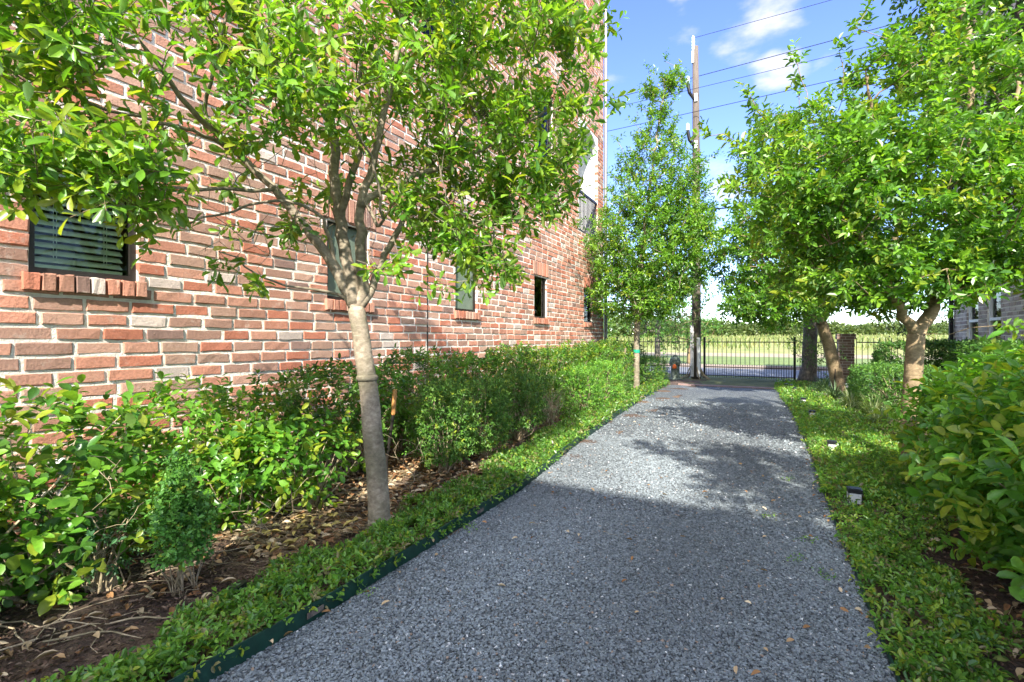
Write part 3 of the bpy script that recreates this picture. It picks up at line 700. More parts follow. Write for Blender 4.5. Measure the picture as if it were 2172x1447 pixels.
# post statue by gate: mottled grey green utility post with orange marker
up = thing('utility_post', (-2.50, 14.3, 0), 'mottled grey green post with an orange marker beside the clipped hedge by the gate', 'utility post')
M_mott = field_mat('mottled_paint', [(.4, (.10, .14, .10)), (.55, (.28, .33, .28)), (.68, (.52, .56, .50))], 14, 60)
mb = MB(); mb.lathe([(.17, 0), (.17, .06), (.13, .08), (.12, .42), (.15, .46), (.16, .55), (.14, .64), (.08, .69)], (-2.50, 14.3, 0), 14); part('body', mb.mesh('body', M_mott, smooth=False), up)
mb = MB(); mb.lathe([(.06, 0), (.07, .03), (.03, .06)], (-2.50, 14.3, .69), 10); part('cap', mb.mesh('cap', M_mott), up)
mb = MB(); mb.lathe([(.001, 0), (.05, .0), (.06, .04), (.055, .09), (.02, .12)], (-2.49, 14.15, .36), 12); part('marker', mb.mesh('marker', plain('orange_marker', (.85, .16, .02), .4)), up)

# ================================================================== TREES
def limb_px(tr, pts, r0, r1, **k):      # pts: (px, py, depth)
    return tr.limb([at(*q) for q in pts], r0, r1, **k)

# --- tree A: the near holly by the brick wall
tA = Tree(11)
limb_px(tA, [(806, 1138, 2.93), (803, 1050, 2.93), (794, 950, 2.93), (786, 860, 2.93), (776, 780, 2.93), (764, 700, 2.93), (756, 655, 2.93)], .072, .052, attach=False, wig=.0015)
nf = len(tA.p)-4
D0 = 2.93
for pts, r0, r1 in [
    ([(752, 650, D0), (712, 570, D0), (655, 490, D0-.05), (585, 405, D0-.12), (505, 325, D0-.2), (430, 262, D0-.4), (375, 200, D0-.55), (320, 110, D0-.7)], .040, .010),
    ([(752, 640, D0), (738, 560, D0+.02), (722, 470, D0+.05), (708, 390, D0+.1), (712, 300, D0+.12), (690, 215, D0+.15), (655, 110, D0+.15), (640, 0, D0+.1)], .044, .020),
    ([(770, 640, D0), (768, 540, D0-.02), (762, 430, D0-.05), (790, 350, D0-.08), (805, 260, D0-.1), (832, 170, D0-.1), (850, 60, D0-.12), (860, -60, D0-.15)], .036, .012),
    ([(722, 470, D0+.05), (735, 400, D0+.02), (765, 320, D0), (755, 210, D0), (770, 90, D0)], .026, .010),
    ([(776, 650, D0), (800, 570, D0+.05), (850, 480, D0+.12), (880, 400, D0+.2), (925, 330, D0+.3), (985, 260, D0+.4), (1040, 170, D0+.5)], .026, .008),
    ([(762, 440, D0-.05), (820, 395, D0), (880, 370, D0+.1), (960, 350, D0+.25), (1060, 300, D0+.4), (1150, 240, D0+.5), (1230, 190, D0+.55)], .024, .006),
    ([(770, 420, D0-.05), (810, 500, D0-.1), (812, 440, D0-.2), (790, 330, D0-.3), (740, 250, D0-.4)], .012, .006),
    ([(955, 345, D0+.25), (945, 250, D0+.15), (955, 150, D0+.05), (975, 40, D0)], .015, .007),
    ([(708, 560, D0), (700, 470, D0-.1), (640, 430, D0-.2), (560, 430, D0-.3), (470, 450, D0-.4), (400, 470, D0-.5)], .014, .005),
    ([(740, 640, D0), (690, 610, D0-.05), (620, 615, D0-.12), (560, 590, D0-.2), (470, 530, D0-.3)], .011, .004),
    ([(505, 325, D0-.2), (440, 290, D0-.35), (360, 260, D0-.65), (260, 250, D0-.8), (150, 200, D0-1.0)], .014, .005),
    ([(430, 262, D0-.3), (440, 180, D0-.4), (470, 80, D0-.4), (500, -20, D0-.4)], .012, .006),
    ([(585, 405, D0-.12), (480, 400, D0-.3), (340, 400, D0-.65), (200, 390, D0-.9), (100, 350, D0-1.0)], .013, .005),
    ([(880, 400, D0+.2), (960, 440, D0+.2), (1030, 480, D0+.15), (1090, 470, D0+.1)], .012, .004),
]:
    limb_px(tA, pts, r0, r1)
rg = np.random.default_rng(21); tg = []
def blob(px, py, d, rx, ry, rd, n, inner=.35):
    c = at(px, py, d); v = rg.normal(0, 1, (n, 3)); v = nrm(v)*(inner+(1-inner)*rg.uniform(0, 1, (n, 1))**.5)
    s = d/1000
    for q in v: tg.append(c+RT*q[0]*rx*s+FW*q[1]*rd+np.array([0, 0, q[2]*ry*s]))
blob(640, -60, 2.75, 640, 270, .85, 150, .5)
blob(330, 140, 2.25, 380, 190, .45, 80, .4)
blob(180, 350, 1.95, 190, 100, .3, 46, .2)
blob(90, 60, 1.85, 190, 150, .3, 44, .2)
blob(1040, 180, 3.25, 225, 260, .7, 165, .3)
blob(800, 60, 3.0, 260, 150, .6, 60, .3)
blob(420, 60, 2.5, 260, 130, .5, 40, .3)
blob(1115, 330, 3.3, 110, 150, .5, 50, .2)
blob(960, 420, 3.1, 170, 110, .5, 62, .2)
blob(1010, 540, 3.0, 80, 55, .3, 18, .1)
blob(700, 180, 2.6, 300, 160, .4, 46, .3)
blob(640, 330, 3.2, 320, 200, .4, 40, .3)
tg = [q for q in tg if q[0] > -3.25 and not (q[1] < 2.3 and q[0] < -2.75 and q[2] > 2.3)]
tA.grow(tg, step=.09, jit=.014, nofirst=nf)
# sparse drooping tips
tgl = [at(px, py, d) for px, py, d in [(400, 470, 2.45), (330, 480, 2.2), (470, 560, 2.6), (560, 600, 2.7), (620, 470, 2.7), (280, 430, 2.0), (60, 330, 1.9), (15, 250, 1.9), (1290, 60, 3.5), (1300, 210, 3.5), (1270, 20, 3.4), (1000, 590, 2.95), (920, 600, 3.0), (840, 560, 2.9), (860, 520, 2.9), (1200, 400, 3.4), (800, 570, 2.7), (880, 90, 2.4)]]
tA.grow(tgl, step=.08, jit=.012, nofirst=nf)
TA = thing('holly_tree', at(806, 1140, 2.93)*np.array([1, 1, 0]), 'broad glossy leaved tree with leaning trunk, nearest on the left by the brick wall', 'tree', 'young trees lining the path')
tipsA, dA = list(tA.tips), list(tA.tipd)
# bare inner twigs
bt = [at(rg.uniform(420, 960), rg.uniform(300, 560), rg.uniform(2.65, 3.25)) for _ in range(150)]
tA.grow(bt, step=.08, jit=.012, nofirst=nf)
tA.tips, tA.tipd = tipsA, dA
mbA = tA.tubes(rt=.0019, minr=.0016); lvA, P_, E_ = crown_leaves(tA, at(690, 200, 2.95), PAL_A, per=4, m=7, slen=.13, ll=.080, lw=.029, seed=3, tipy=.28)
# root flare and graft ring
b0 = at(806, 1138, 2.93)
mbA.tube([b0*np.array([1, 1, 0])+np.array([0, 0, .0]), b0+np.array([0, 0, .03]), b0+np.array([-.005, 0, .12])], [.115, .085, .071], 12)
part('trunk', mbA.mesh('trunk', M_bark, smooth=True), TA)
q = at(779, 802, 2.93); mb = MB(); mb.tube([q+np.array([0, 0, -.02]), q+np.array([0, 0, -.008]), q+np.array([0, 0, .008]), q+np.array([0, 0, .02])], [.057, .066, .067, .057], 14); part('bark_ring', mb.mesh('bark_ring', M_bark, smooth=True), TA)
mb = MB(); twig_tubes(mb, P_, E_); part('twigs', mb.mesh('twigs', M_barkr), TA)
part('crown', lvA.mesh('crown', M_leaf, T_OB), TA)

def make_tree(name, loc, label, trunk, limbs, blobs, pal, seed, ll, lw, per=4, m=7, slen=.14, tpl=TL, cc=None, bark=M_barkr, tipy=.12, rt=.003, tips=(), step=.14, mat=M_leaf, group='young trees lining the path', cat='tree', trunkr=(.1, .07), minr=.003, base=None):
    """trunk/limbs as world polylines; blobs: (centre, radii, n)"""
    global rg
    tr = Tree(seed); tr.limb(trunk, trunkr[0], trunkr[1], attach=False, wig=.003, step=.1); nf = max(1, len(tr.p)-4)
    for pts, r0, r1 in limbs: tr.limb(pts, r0, r1, step=.1, wig=.012)
    rgl = np.random.default_rng(seed+50); T = []
    for c, rad, n in blobs:
        v = nrm(rgl.normal(0, 1, (n, 3)))*(.25+.75*rgl.uniform(0, 1, (n, 1))**.5); T += list(np.array(c)+v*np.array(rad))
    tr.grow(T, step=step, jit=.02, nofirst=nf)
    if len(tips): tr.grow(list(tips), step=step, jit=.015, nofirst=nf)
    o = thing(name, loc, label, cat, group)
    mb = tr.tubes(rt=rt, minr=minr)
    if base is not None: mb.tube([np.array([trunk[0][0], trunk[0][1], 0]), np.array(trunk[0])+np.array([0, 0, base*.6]), np.array(trunk[0])+np.array([0, 0, base*1.6])], [trunkr[0]*1.5, trunkr[0]*1.15, trunkr[0]*.95], 12)
    part('trunk', mb.mesh('trunk', bark, smooth=True), o)
    lv, P, E = crown_leaves(tr, cc if cc is not None else np.mean(T, axis=0), pal, per, m, slen, ll, lw, seed+9, tipy=tipy)
    part('crown', lv.mesh('crown', mat, tpl), o)
    return o, lv.count()

cnts = {}
# --- tree R1: near right tree, forked tan trunk (X 1.13, Y 5.5)
def atp(l): return [at(*q) for q in l]
d1 = 4.3
_, cnts['R1'] = make_tree('holly_tree', at(1935, 999, d1)*np.array([1, 1, 0]), 'wide leafy tree with a forked tan trunk behind the big leaved bushes', 
    atp([(1935, 999, d1), (1932, 900, d1), (1936, 800, d1), (1942, 740, d1), (1943, 712, d1)]),
    [(atp([(1942, 712, d1), (1918, 670, d1), (1890, 620, d1-.1), (1850, 540, d1-.2), (1780, 440, d1-.2), (1700, 380, d1-.2)]), .048, .012),
     (atp([(1946, 712, d1), (1975, 665, d1), (2000, 590, d1+.1), (2030, 480, d1+.2), (2060, 330, d1+.3), (2056, 150, d1+.3), (2050, 0, d1+.3)]), .058, .02),
     (atp([(1918, 670, d1), (1900, 560, d1+.2), (1905, 430, d1+.3), (1860, 300, d1+.3), (1840, 200, d1+.2)]), .035, .012),
     (atp([(2000, 590, d1+.1), (2070, 520, d1-.1), (2130, 440, d1-.2), (2150, 250, d1-.1), (2180, 60, d1)]), .03, .012),
     (atp([(1975, 650, d1), (2060, 590, d1-.2), (2150, 560, d1-.4)]), .02, .008)],
    [(at(1930, 440, d1), (1.25, 1.1, .82), 360), (at(1740, 380, d1-.1), (.75, .6, .6), 170), (at(1960, 230, d1+.1), (.8, .8, .8), 160), (at(2150, 460, d1-.3), (.7, .6, .7), 190), (at(1860, 590, d1-.1), (.9, .7, .3), 130), (at(1990, 120, d1), (.45, .5, .5), 36)],
    PAL_TREE, 31, .072, .034, per=4, m=8, cc=at(1930, 450, d1), trunkr=(.078, .068), tipy=.16,
    tips=[at(1560, 300, 4.1), at(1590, 330, 4.1), at(1500, 290, 4.05), at(1610, 240, 4.2), at(1590, 200, 4.2), at(1700, 170, 4.2), at(1690, 130, 4.25), at(1640, 270, 4.2), at(1815, 60, 4.3), at(1840, 20, 4.3), at(1780, 110, 4.3), at(1560, 400, 4.1), at(1590, 440, 4.1), at(2125, 690, 3.9)], base=.1)
# --- tree R2: leaning tan trunk (1.2, 12)
_, cnts['R2'] = make_tree('holly_tree', (1.22, 12.0, 0), 'leaning tan trunked tree rising from striped grasses in front of the brick pillar',
    atp([(1783, 845, 9.9), (1772, 790, 9.9), (1758, 730, 9.8), (1742, 685, 9.7)]),
    [(atp([(1742, 685, 9.7), (1700, 655, 9.6), (1640, 600, 9.4), (1590, 530, 9.3)]), .06, .02),
     (atp([(1742, 685, 9.7), (1735, 600, 9.8), (1700, 480, 9.8), (1680, 380, 9.8), (1670, 260, 9.8)]), .09, .025),
     (atp([(1745, 680, 9.7), (1790, 600, 9.9), (1830, 500, 9.9)]), .06, .02)],
    [(at(1670, 540, 9.6), (1.35, 1.3, 1.3), 520), (at(1700, 330, 9.7), (1.2, 1.1, 1.2), 260), (at(1800, 480, 9.8), (1.3, 1.1, 1.5), 250), (at(1640, 640, 9.4), (1.0, .8, .45), 150)],
    PAL_TREE, 41, .085, .042, per=5, m=8, slen=.2, trunkr=(.14, .105), tipy=.05, rt=.006, minr=.004, step=.2, base=.12, tips=[at(1540, 380, 9.5), at(1560, 330, 9.6), at(1600, 230, 9.6)])
# --- tree L2: slender tree left of path end (-2.72, 10.7)
dl = 10.7
oL2, cnts['L2'] = make_tree('holly_tree', (-2.72, 10.72, 0), 'slim upright tree with pale trunk and green tie left of the path end',
    atp([(1350, 834, dl), (1350, 780, dl), (1350, 720, dl), (1354, 670, dl)]),
    [(atp([(1354, 670, dl), (1360, 560, dl), (1375, 430, dl), (1390, 320, dl), (1400, 240, dl), (1412, 170, dl)]), .07, .012),
     (atp([(1354, 670, dl), (1310, 590, dl), (1290, 480, dl)]), .035, .012),
     (atp([(1356, 650, dl), (1420, 560, dl), (1460, 440, dl)]), .035, .012)],
    [(at(1380, 530, dl), (1.4, 1.3, 1.35), 620), (at(1390, 390, dl), (1.05, .95, 1.0), 260), (at(1350, 620, dl), (1.15, .9, .6), 210), (at(1460, 500, dl-.1), (.65, .6, 1.3), 150), (at(1395, 290, dl), (.5, .4, .7), 50), (at(1400, 205, dl), (.35, .35, .5), 26), (at(1430, 175, dl), (.3, .3, .3), 14), (at(1375, 200, dl), (.2, .2, .35), 10)],
    PAL_TREE, 51, .082, .036, per=4, m=8, slen=.2, trunkr=(.072, .062), tipy=.12, rt=.005, minr=.004, step=.2, base=.06, bark=M_bark,
    tips=[at(1405, 175, dl), at(1380, 150, dl), at(1440, 160, dl), at(1425, 200, dl), at(1360, 230, dl), at(1395, 205, dl), at(1345, 260, dl), at(1310, 300, dl), at(1440, 150, dl), at(1250, 500, dl-1.0), at(1230, 480, dl-1.2), at(1260, 470, dl-1.), at(1410, 130, dl), at(1380, 240, dl), at(1500, 400, dl), at(1515, 330, dl), at(1490, 350, dl), at(1505, 450, dl)])
mb = MB(); q = at(1350, 745, dl); mb.tube([q+np.array([0, 0, -.035]), q+np.array([0, 0, .035])], .075, 12)
part('tree_tie', mb.mesh('tree_tie', plain('tie_green', (.01, .30, .17), .5)), oL2)
mb = MB(); q2 = at(1322, 752, dl-.35); mb.tube([q, (q+q2)/2-np.array([0, 0, .03]), q2], .006, 4); part('tie_cord', mb.mesh('tie_cord', M_grey), oL2)
mb = MB(); b2 = np.array([-2.97, 10.28, 0]); mb.tube([b2, b2*.5+q2*.5+np.array([0.01, 0, 0]), at(1327, 738, dl-.35)], [.022, .022, .02], 7)
tagged('tree_stake', mb.mesh('tree_stake', M_twig), 'weathered wooden stake tied to the slim tree at the path end', 'stake')
# --- background trunk by the gate with dark crown
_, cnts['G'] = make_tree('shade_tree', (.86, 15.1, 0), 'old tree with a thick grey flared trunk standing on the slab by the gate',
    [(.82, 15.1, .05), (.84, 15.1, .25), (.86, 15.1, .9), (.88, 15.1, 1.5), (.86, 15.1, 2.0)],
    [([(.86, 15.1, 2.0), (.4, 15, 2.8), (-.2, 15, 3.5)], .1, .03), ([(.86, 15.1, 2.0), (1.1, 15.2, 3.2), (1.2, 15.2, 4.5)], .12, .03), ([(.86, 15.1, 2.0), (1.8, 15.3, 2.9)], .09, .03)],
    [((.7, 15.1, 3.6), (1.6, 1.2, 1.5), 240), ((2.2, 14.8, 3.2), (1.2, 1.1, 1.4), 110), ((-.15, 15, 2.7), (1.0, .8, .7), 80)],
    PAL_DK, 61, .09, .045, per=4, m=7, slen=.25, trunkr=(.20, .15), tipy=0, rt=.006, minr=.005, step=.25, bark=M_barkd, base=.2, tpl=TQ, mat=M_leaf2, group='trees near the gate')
# --- multi stemmed shrub tree in front of the gate at right (thin dark stems)
def multistem(name, base, label, n, h, spread, blobs, pal, seed, ll, bark, cat='tree', group=None, mat=M_leaf2, m=7, per=3, rt=.004):
    tr = Tree(seed); rgl = np.random.default_rng(seed); base = np.array(base, float)
    tr.p.append(base.copy()); tr.par.append(-1); tr.r.append(.05)
    for i in range(n):
        a = i*2*math.pi/n+rgl.uniform(-.4, .4); top = base+np.array([math.cos(a)*spread, math.sin(a)*spread, h*rgl.uniform(.85, 1.1)])
        mid = base+np.array([math.cos(a)*spread*.35, math.sin(a)*spread*.35, h*.5])+rgl.normal(0, .04, 3)
        tr.limb([base, mid, top], .028, .012, step=.12, wig=.012)
    T = []
    for c, rad, k in blobs: T += list(np.array(c)+nrm(rgl.normal(0, 1, (k, 3)))*(.2+.8*rgl.uniform(0, 1, (k, 1))**.5)*np.array(rad))
    tr.grow(T, step=.16, jit=.02, nofirst=1)
    o = thing(name, base, label, cat, group)
    part('trunk', tr.tubes(rt=rt, minr=.004).mesh('trunk', bark, smooth=True), o)
    lv, P, E = crown_leaves(tr, np.mean(T, axis=0), pal, per, m, .18, ll, ll*.45, seed+1, tipy=.05)
    part('crown', lv.mesh('crown', mat, TQ), o); return lv.count()
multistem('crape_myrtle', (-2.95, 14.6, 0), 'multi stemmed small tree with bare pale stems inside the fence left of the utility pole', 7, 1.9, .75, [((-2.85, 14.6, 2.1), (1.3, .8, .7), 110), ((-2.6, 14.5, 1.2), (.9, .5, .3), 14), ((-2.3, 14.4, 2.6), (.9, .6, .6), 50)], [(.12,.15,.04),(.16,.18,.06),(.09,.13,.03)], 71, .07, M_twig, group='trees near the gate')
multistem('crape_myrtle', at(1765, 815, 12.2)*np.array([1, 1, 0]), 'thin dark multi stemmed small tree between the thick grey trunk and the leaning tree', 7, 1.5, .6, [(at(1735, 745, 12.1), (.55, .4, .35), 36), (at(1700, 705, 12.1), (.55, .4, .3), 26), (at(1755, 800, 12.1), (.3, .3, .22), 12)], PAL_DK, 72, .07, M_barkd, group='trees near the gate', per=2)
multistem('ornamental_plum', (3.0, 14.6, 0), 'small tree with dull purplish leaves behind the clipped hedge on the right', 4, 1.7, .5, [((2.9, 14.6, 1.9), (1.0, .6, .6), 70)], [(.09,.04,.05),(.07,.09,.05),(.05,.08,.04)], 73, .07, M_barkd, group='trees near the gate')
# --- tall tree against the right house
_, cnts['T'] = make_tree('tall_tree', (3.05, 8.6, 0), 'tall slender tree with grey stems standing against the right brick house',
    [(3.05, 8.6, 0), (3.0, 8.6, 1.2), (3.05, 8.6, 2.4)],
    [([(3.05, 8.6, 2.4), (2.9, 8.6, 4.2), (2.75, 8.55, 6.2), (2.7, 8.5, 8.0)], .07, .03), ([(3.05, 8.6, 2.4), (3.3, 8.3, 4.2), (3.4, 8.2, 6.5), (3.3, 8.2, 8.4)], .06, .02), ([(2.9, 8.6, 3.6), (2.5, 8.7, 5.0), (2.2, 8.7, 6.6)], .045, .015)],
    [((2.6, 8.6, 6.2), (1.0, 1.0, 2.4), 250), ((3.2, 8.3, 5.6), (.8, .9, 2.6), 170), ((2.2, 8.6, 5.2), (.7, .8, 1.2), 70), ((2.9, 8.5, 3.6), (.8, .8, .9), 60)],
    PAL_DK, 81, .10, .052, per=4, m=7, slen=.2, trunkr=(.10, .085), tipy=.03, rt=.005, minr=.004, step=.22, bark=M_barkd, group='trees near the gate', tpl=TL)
# --- unseen tree added beside the viewer, its crown shaped to dapple the path
_, cnts['B'] = make_tree('holly_tree', (2.0, -.2, 0), 'unseen tree added beside the viewpoint, dappling the middle of the path',
    [(2.0, -.2, 0), (2.0, -.2, 1.0), (2.0, -.15, 1.9)],
    [([(2.0, -.15, 1.9), (1.8, .6, 2.6), (1.6, 1.3, 2.9)], .05, .02), ([(2.0, -.15, 1.9), (1.9, 0, 3.0)], .06, .02)],
    [((1.55, 1.6, 2.9), (.8, .85, .5), 120), ((1.8, .3, 3.1), (.9, 1.0, .6), 120), ((1.2, 1.2, 3.6), (.8, .5, .5), 60)],
    PAL_TREE, 91, .10, .05, per=4, m=7, slen=.2, trunkr=(.08, .07), rt=.005, minr=.004, step=.22, tpl=TQ)
# --- far trees and bushes beyond the meadow
def far_bush(c, rad, n, label, seed, pal, ll=.5):
    n = 1500; ll = .8
    rgl = np.random.default_rng(seed); lv = Leaves(); v = nrm(rgl.normal(0, 1, (n, 3))); v[:, 2] = np.abs(v[:, 2])
    lump = 1+.25*np.sin(v[:, 0]*5+seed)*np.cos(v[:, 1]*4+seed*2)
    P = np.array(c)+v*np.array(rad)*lump[:, None]*(.55+.45*rgl.uniform(0, 1, (n, 1))**.5)
    pal = np.array(pal); col = pal[rgl.integers(0, len(pal), n)]*rgl.uniform(.75, 1.25, (n, 1))
    lv.add(P, nrm(v+rgl.normal(0, .6, (n, 3))), nrm(np.array([0, 0, .6])+v*.5+rgl.normal(0, .4, (n, 3))), ll*rgl.uniform(.6, 1.3, n), ll*.7, col)
    o = thing('distant_tree', (c[0], c[1], c[2]), label, 'tree', 'distant tree line')
    part('crown', lv.mesh('crown', M_leaf2, TQ), o)
    mb = MB(); mb.tube([(c[0], c[1], c[2]-.3), (c[0]+.1, c[1], c[2]+rad[2]*.7)], [rad[0]*.05, rad[0]*.02], 6); part('trunk', mb.mesh('trunk', M_barkd), o)
PF = [(.085,.13,.03),(.11,.16,.035),(.065,.11,.028),(.15,.19,.05)]
k_ = 0
for (px, d, w, h_) in [(1300, 118, 5, 7.5), (1255, 105, 5, 8), (1345, 110, 5, 5), (1400, 112, 5, 4.2), (1440, 120, 5, 3.6), (1490, 125, 5, 3.4), (1525, 118, 5, 3.8), (1560, 122, 5, 2.8), (1600, 120, 5, 3.0), (1640, 115, 5, 3.6), (1680, 118, 6, 3.2), (1720, 122, 6, 3.4), (1770, 120, 6, 3.0), (1830, 118, 6, 2.6), (1880, 122, 6, 3.2), (1950, 120, 7, 3.0), (2030, 125, 7, 3.5)]:
    c = at(px, 720, d); c[2] = .02+2.0*min(1, max(0, (c[1]-44)/91))**.9
    names = ['tall dark tree far behind the brick house corner, left of the fence', 'tall dark tree at the left end of the far tree line', 'low bush in the far tree line seen through the slim tree crown']
    far_bush(c, (w, w*.8, h_), 620, ['bushy tree in the far tree line seen %s' % s for s in ('beside the brick house corner', 'through gaps behind the house downspout', 'left of the slim tree trunk', 'right of the slim tree trunk', 'behind the multi stemmed small tree', 'just right of the utility pole', 'above the left end of the gate', 'low above the left half of the gate', 'above the middle of the gate', 'above the right half of the gate', 'above the gate post', 'behind the thick grey trunk', 'behind the leaning trunk', 'above the brick pillar', 'right of the brick pillar', 'behind the forked trunk', 'behind the right brick house corner')][k_], 100+k_, PF if k_ > 1 else PAL_DK, ll=.55); k_ += 1
# mid field trees beyond street on the left (dark, seen at corner)
_, cnts['M'] = make_tree('street_tree', (-6.5, 31, 0), 'dark leafy tree across the street seen beside the brick house corner', [(-6.5, 31, 0), (-6.5, 31, 2)], [([(-6.5, 31, 2), (-6.3, 31, 5)], .15, .05)],
    [((-6.4, 31, 4.6), (3.0, 2.5, 3.6), 260)], PAL_DK, 95, .28, .16, per=3, m=6, slen=.6, trunkr=(.2, .15), rt=.02, minr=.012, step=.6, tpl=TQ, mat=M_leaf2, group='trees near the gate', bark=M_barkd, tipy=0)
_, cnts['M2'] = make_tree('street_tree', (-3.55, 24, 0), 'young tree on the near street edge seen through the fence left of the pole', [(-3.55, 24, 0), (-3.55, 24, .9)], [([(-3.55, 24, .9), (-3.5, 24, 2)], .06, .03)],
    [((-3.5, 24, 1.9), (1.3, 1.0, 1.1), 90)], PAL_DK, 96, .16, .09, per=3, m=6, slen=.35, trunkr=(.12, .08), rt=.012, minr=.008, step=.4, tpl=TQ, mat=M_leaf2, group='trees near the gate', bark=M_barkr, tipy=0)
# meadow tall grass tufts on skyline
rgl = np.random.default_rng(5); n = 14000; lv = Leaves(); X = rgl.uniform(-60, 110, n); Y = rgl.uniform(50, 120, n)
Z = .02+2.0*np.clip((Y-44)/91, 0, 1)**.9+.15*np.sin(X*.05)*np.clip((Y-44)/76, 0, 1)-.05
pal = np.array([(.19,.22,.06),(.25,.25,.09),(.14,.19,.045)]); lv.add(np.stack([X, Y, Z], 1), nrm(np.array([0, 0, 1.])+rgl.normal(0, .25, (n, 3))), rgl.normal(0, 1, (n, 3))+np.array([0, -1., .3]), rgl.uniform(.35, .9, n), .16, pal[rgl.integers(0, 3, n)]*rgl.uniform(.8, 1.2, (n, 1)))
tagged('meadow_grass', lv.mesh('meadow_grass', M_leaf2, TQ), 'tall sunlit grass on the meadow slope', 'grass', kind='stuff')

# ================================================================== SHRUBS AND HEDGES
def shrub(name, base, label, vols, n, pal, seed, ll, lw, m=7, slen=.12, stems=6, tpl=TL, mat=M_leaf, cat='shrub', group=None, tipy=.1, bark=M_twig, inner=.45, up=.7, boxy=0., stemr=.007, zmin=.03):
    """vols: (centre, radii, weight); leafy twigs on the shell of each volume, stems from the ground"""
    rgl = np.random.default_rng(seed); P = []; D = []; W = sum(v[2] for v in vols)
    for c, rad, w in vols:
        k = int(n*w/W); v = rgl.normal(0, 1, (k, 3)); v = nrm(v)
        if boxy > 0:
            mx = np.max(np.abs(v), axis=1, keepdims=True); v = v*(1-boxy)+v/mx*boxy
        lump = 1+(.0 if boxy > .5 else .14)*(np.sin(v[:, 0]*6+seed)*np.cos(v[:, 1]*5+seed)+np.sin(v[:, 2]*7+seed*3))
        rr = (inner+(1-inner)*rgl.uniform(0, 1, k)**.45)*lump
        p = np.array(c)+v*np.array(rad)*rr[:, None]
        ok = p[:, 2] > zmin; P.append(p[ok]); D.append((v/np.array(rad)*np.mean(rad))[ok])
    P = np.concatenate(P); D = nrm(nrm(np.concatenate(D))+rgl.normal(0, .45, P.shape)+np.array([0, 0, .45]))
    lv = Leaves(); E = sprigs(lv, P, D, slen, m, ll, lw, pal, rgl, up=up, tipy=tipy)
    o = thing(name, base, label, cat, group); base = np.array(base, float)
    part('foliage', lv.mesh('foliage', mat, tpl), o)
    mb = MB()
    if stems:
        idx = rgl.choice(len(P), min(stems*5, len(P)), replace=False)
        for q in range(stems):
            c, rad, _ = vols[q % len(vols)]
            b = np.array([c[0]+rgl.uniform(-.35, .35)*rad[0], c[1]+rgl.uniform(-.35, .35)*rad[1], 0.]) if len(vols) > 1 else base+np.array([rgl.normal(0, .03), rgl.normal(0, .03), 0])
            for e in P[idx[q*5:q*5+5]]:
                if np.linalg.norm(e[:2]-b[:2]) > 1.0: continue
                mid = b*.5+e*.5+rgl.normal(0, .04, 3); mb.tube([b, b*.75+mid*.25+np.array([0, 0, .04]), mid, e], [stemr*1.6, stemr*1.2, stemr*.7, stemr*.3], 4, cap=False)
        if mb.v: part('stems', mb.mesh('stems', bark), o)
    cnts[label[:24]] = lv.count(); return o

# near right large leaved hedge: separate bushes in a row
G1 = 'large leaved bushes along the right side'
shrub('broadleaf_shrub', (1.38, 2.35, 0), 'nearest large leaved glossy bush at the lower right edge', [((1.42, 2.2, .60), (.62, .75, .55), 1), ((1.27, 2.1, .28), (.42, .6, .24), .45)], 1500, PAL_BRIGHT, 201, .078, .038, m=8, slen=.11, tpl=TH, group=G1, tipy=.2, stems=7)
shrub('broadleaf_shrub', (1.4, 3.35, 0), 'middle large leaved bush of the right hand row with bright green top', [((1.40, 3.3, .56), (.60, .72, .55), 1), ((1.3, 3.1, .28), (.42, .6, .24), .3)], 1300, PAL_BRIGHT, 202, .078, .038, m=8, slen=.11, tpl=TH, group=G1, tipy=.3, stems=7)
shrub('broadleaf_shrub', (1.45, 4.5, 0), 'farthest large leaved bush of the right hand row beside the forked trunk', [((1.48, 4.45, .5), (.62, .72, .52), 1)], 1050, PAL_BRIGHT, 201, .078, .038, m=8, slen=.11, tpl=TH, group=G1, tipy=.35, stems=7)
shrub('broadleaf_shrub', (2.4, 4.6, 0), 'large leaved bush farther right touching the picture edge', [((2.3, 4.7, .52), (.7, .9, .50), 1)], 360, PAL_HEDGE, 204, .088, .048, m=7, slen=.14, tpl=TL, group=G1, tipy=.3, stems=3)
shrub('broadleaf_shrub', (2.3, 3.2, 0), 'large leaved bush behind the nearest ones at the right edge', [((2.25, 3.3, .55), (.7, .8, .52), 1)], 200, PAL_HEDGE, 205, .088, .048, m=7, slen=.14, tpl=TL, group=G1, tipy=.3, stems=3)
# rear right clipped hedges
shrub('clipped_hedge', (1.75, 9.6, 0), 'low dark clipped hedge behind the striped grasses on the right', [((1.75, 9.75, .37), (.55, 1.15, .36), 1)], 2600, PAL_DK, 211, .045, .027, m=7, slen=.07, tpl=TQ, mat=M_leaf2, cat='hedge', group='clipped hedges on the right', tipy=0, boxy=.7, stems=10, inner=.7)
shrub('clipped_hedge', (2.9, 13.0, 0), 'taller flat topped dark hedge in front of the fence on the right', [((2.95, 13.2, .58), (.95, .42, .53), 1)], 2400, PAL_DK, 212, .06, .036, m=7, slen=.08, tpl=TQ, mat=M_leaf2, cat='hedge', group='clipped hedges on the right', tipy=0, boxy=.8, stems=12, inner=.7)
shrub('clipped_hedge', (3.45, 11, 0), 'long flat topped dark hedge along the foot of the right brick house', [((3.45, 11.3, .58), (.42, 2.1, .54), 1)], 3000, PAL_DK, 213, .06, .036, m=7, slen=.08, tpl=TQ, mat=M_leaf2, cat='hedge', group='clipped hedges on the right', tipy=0, boxy=.8, stems=12, inner=.7)
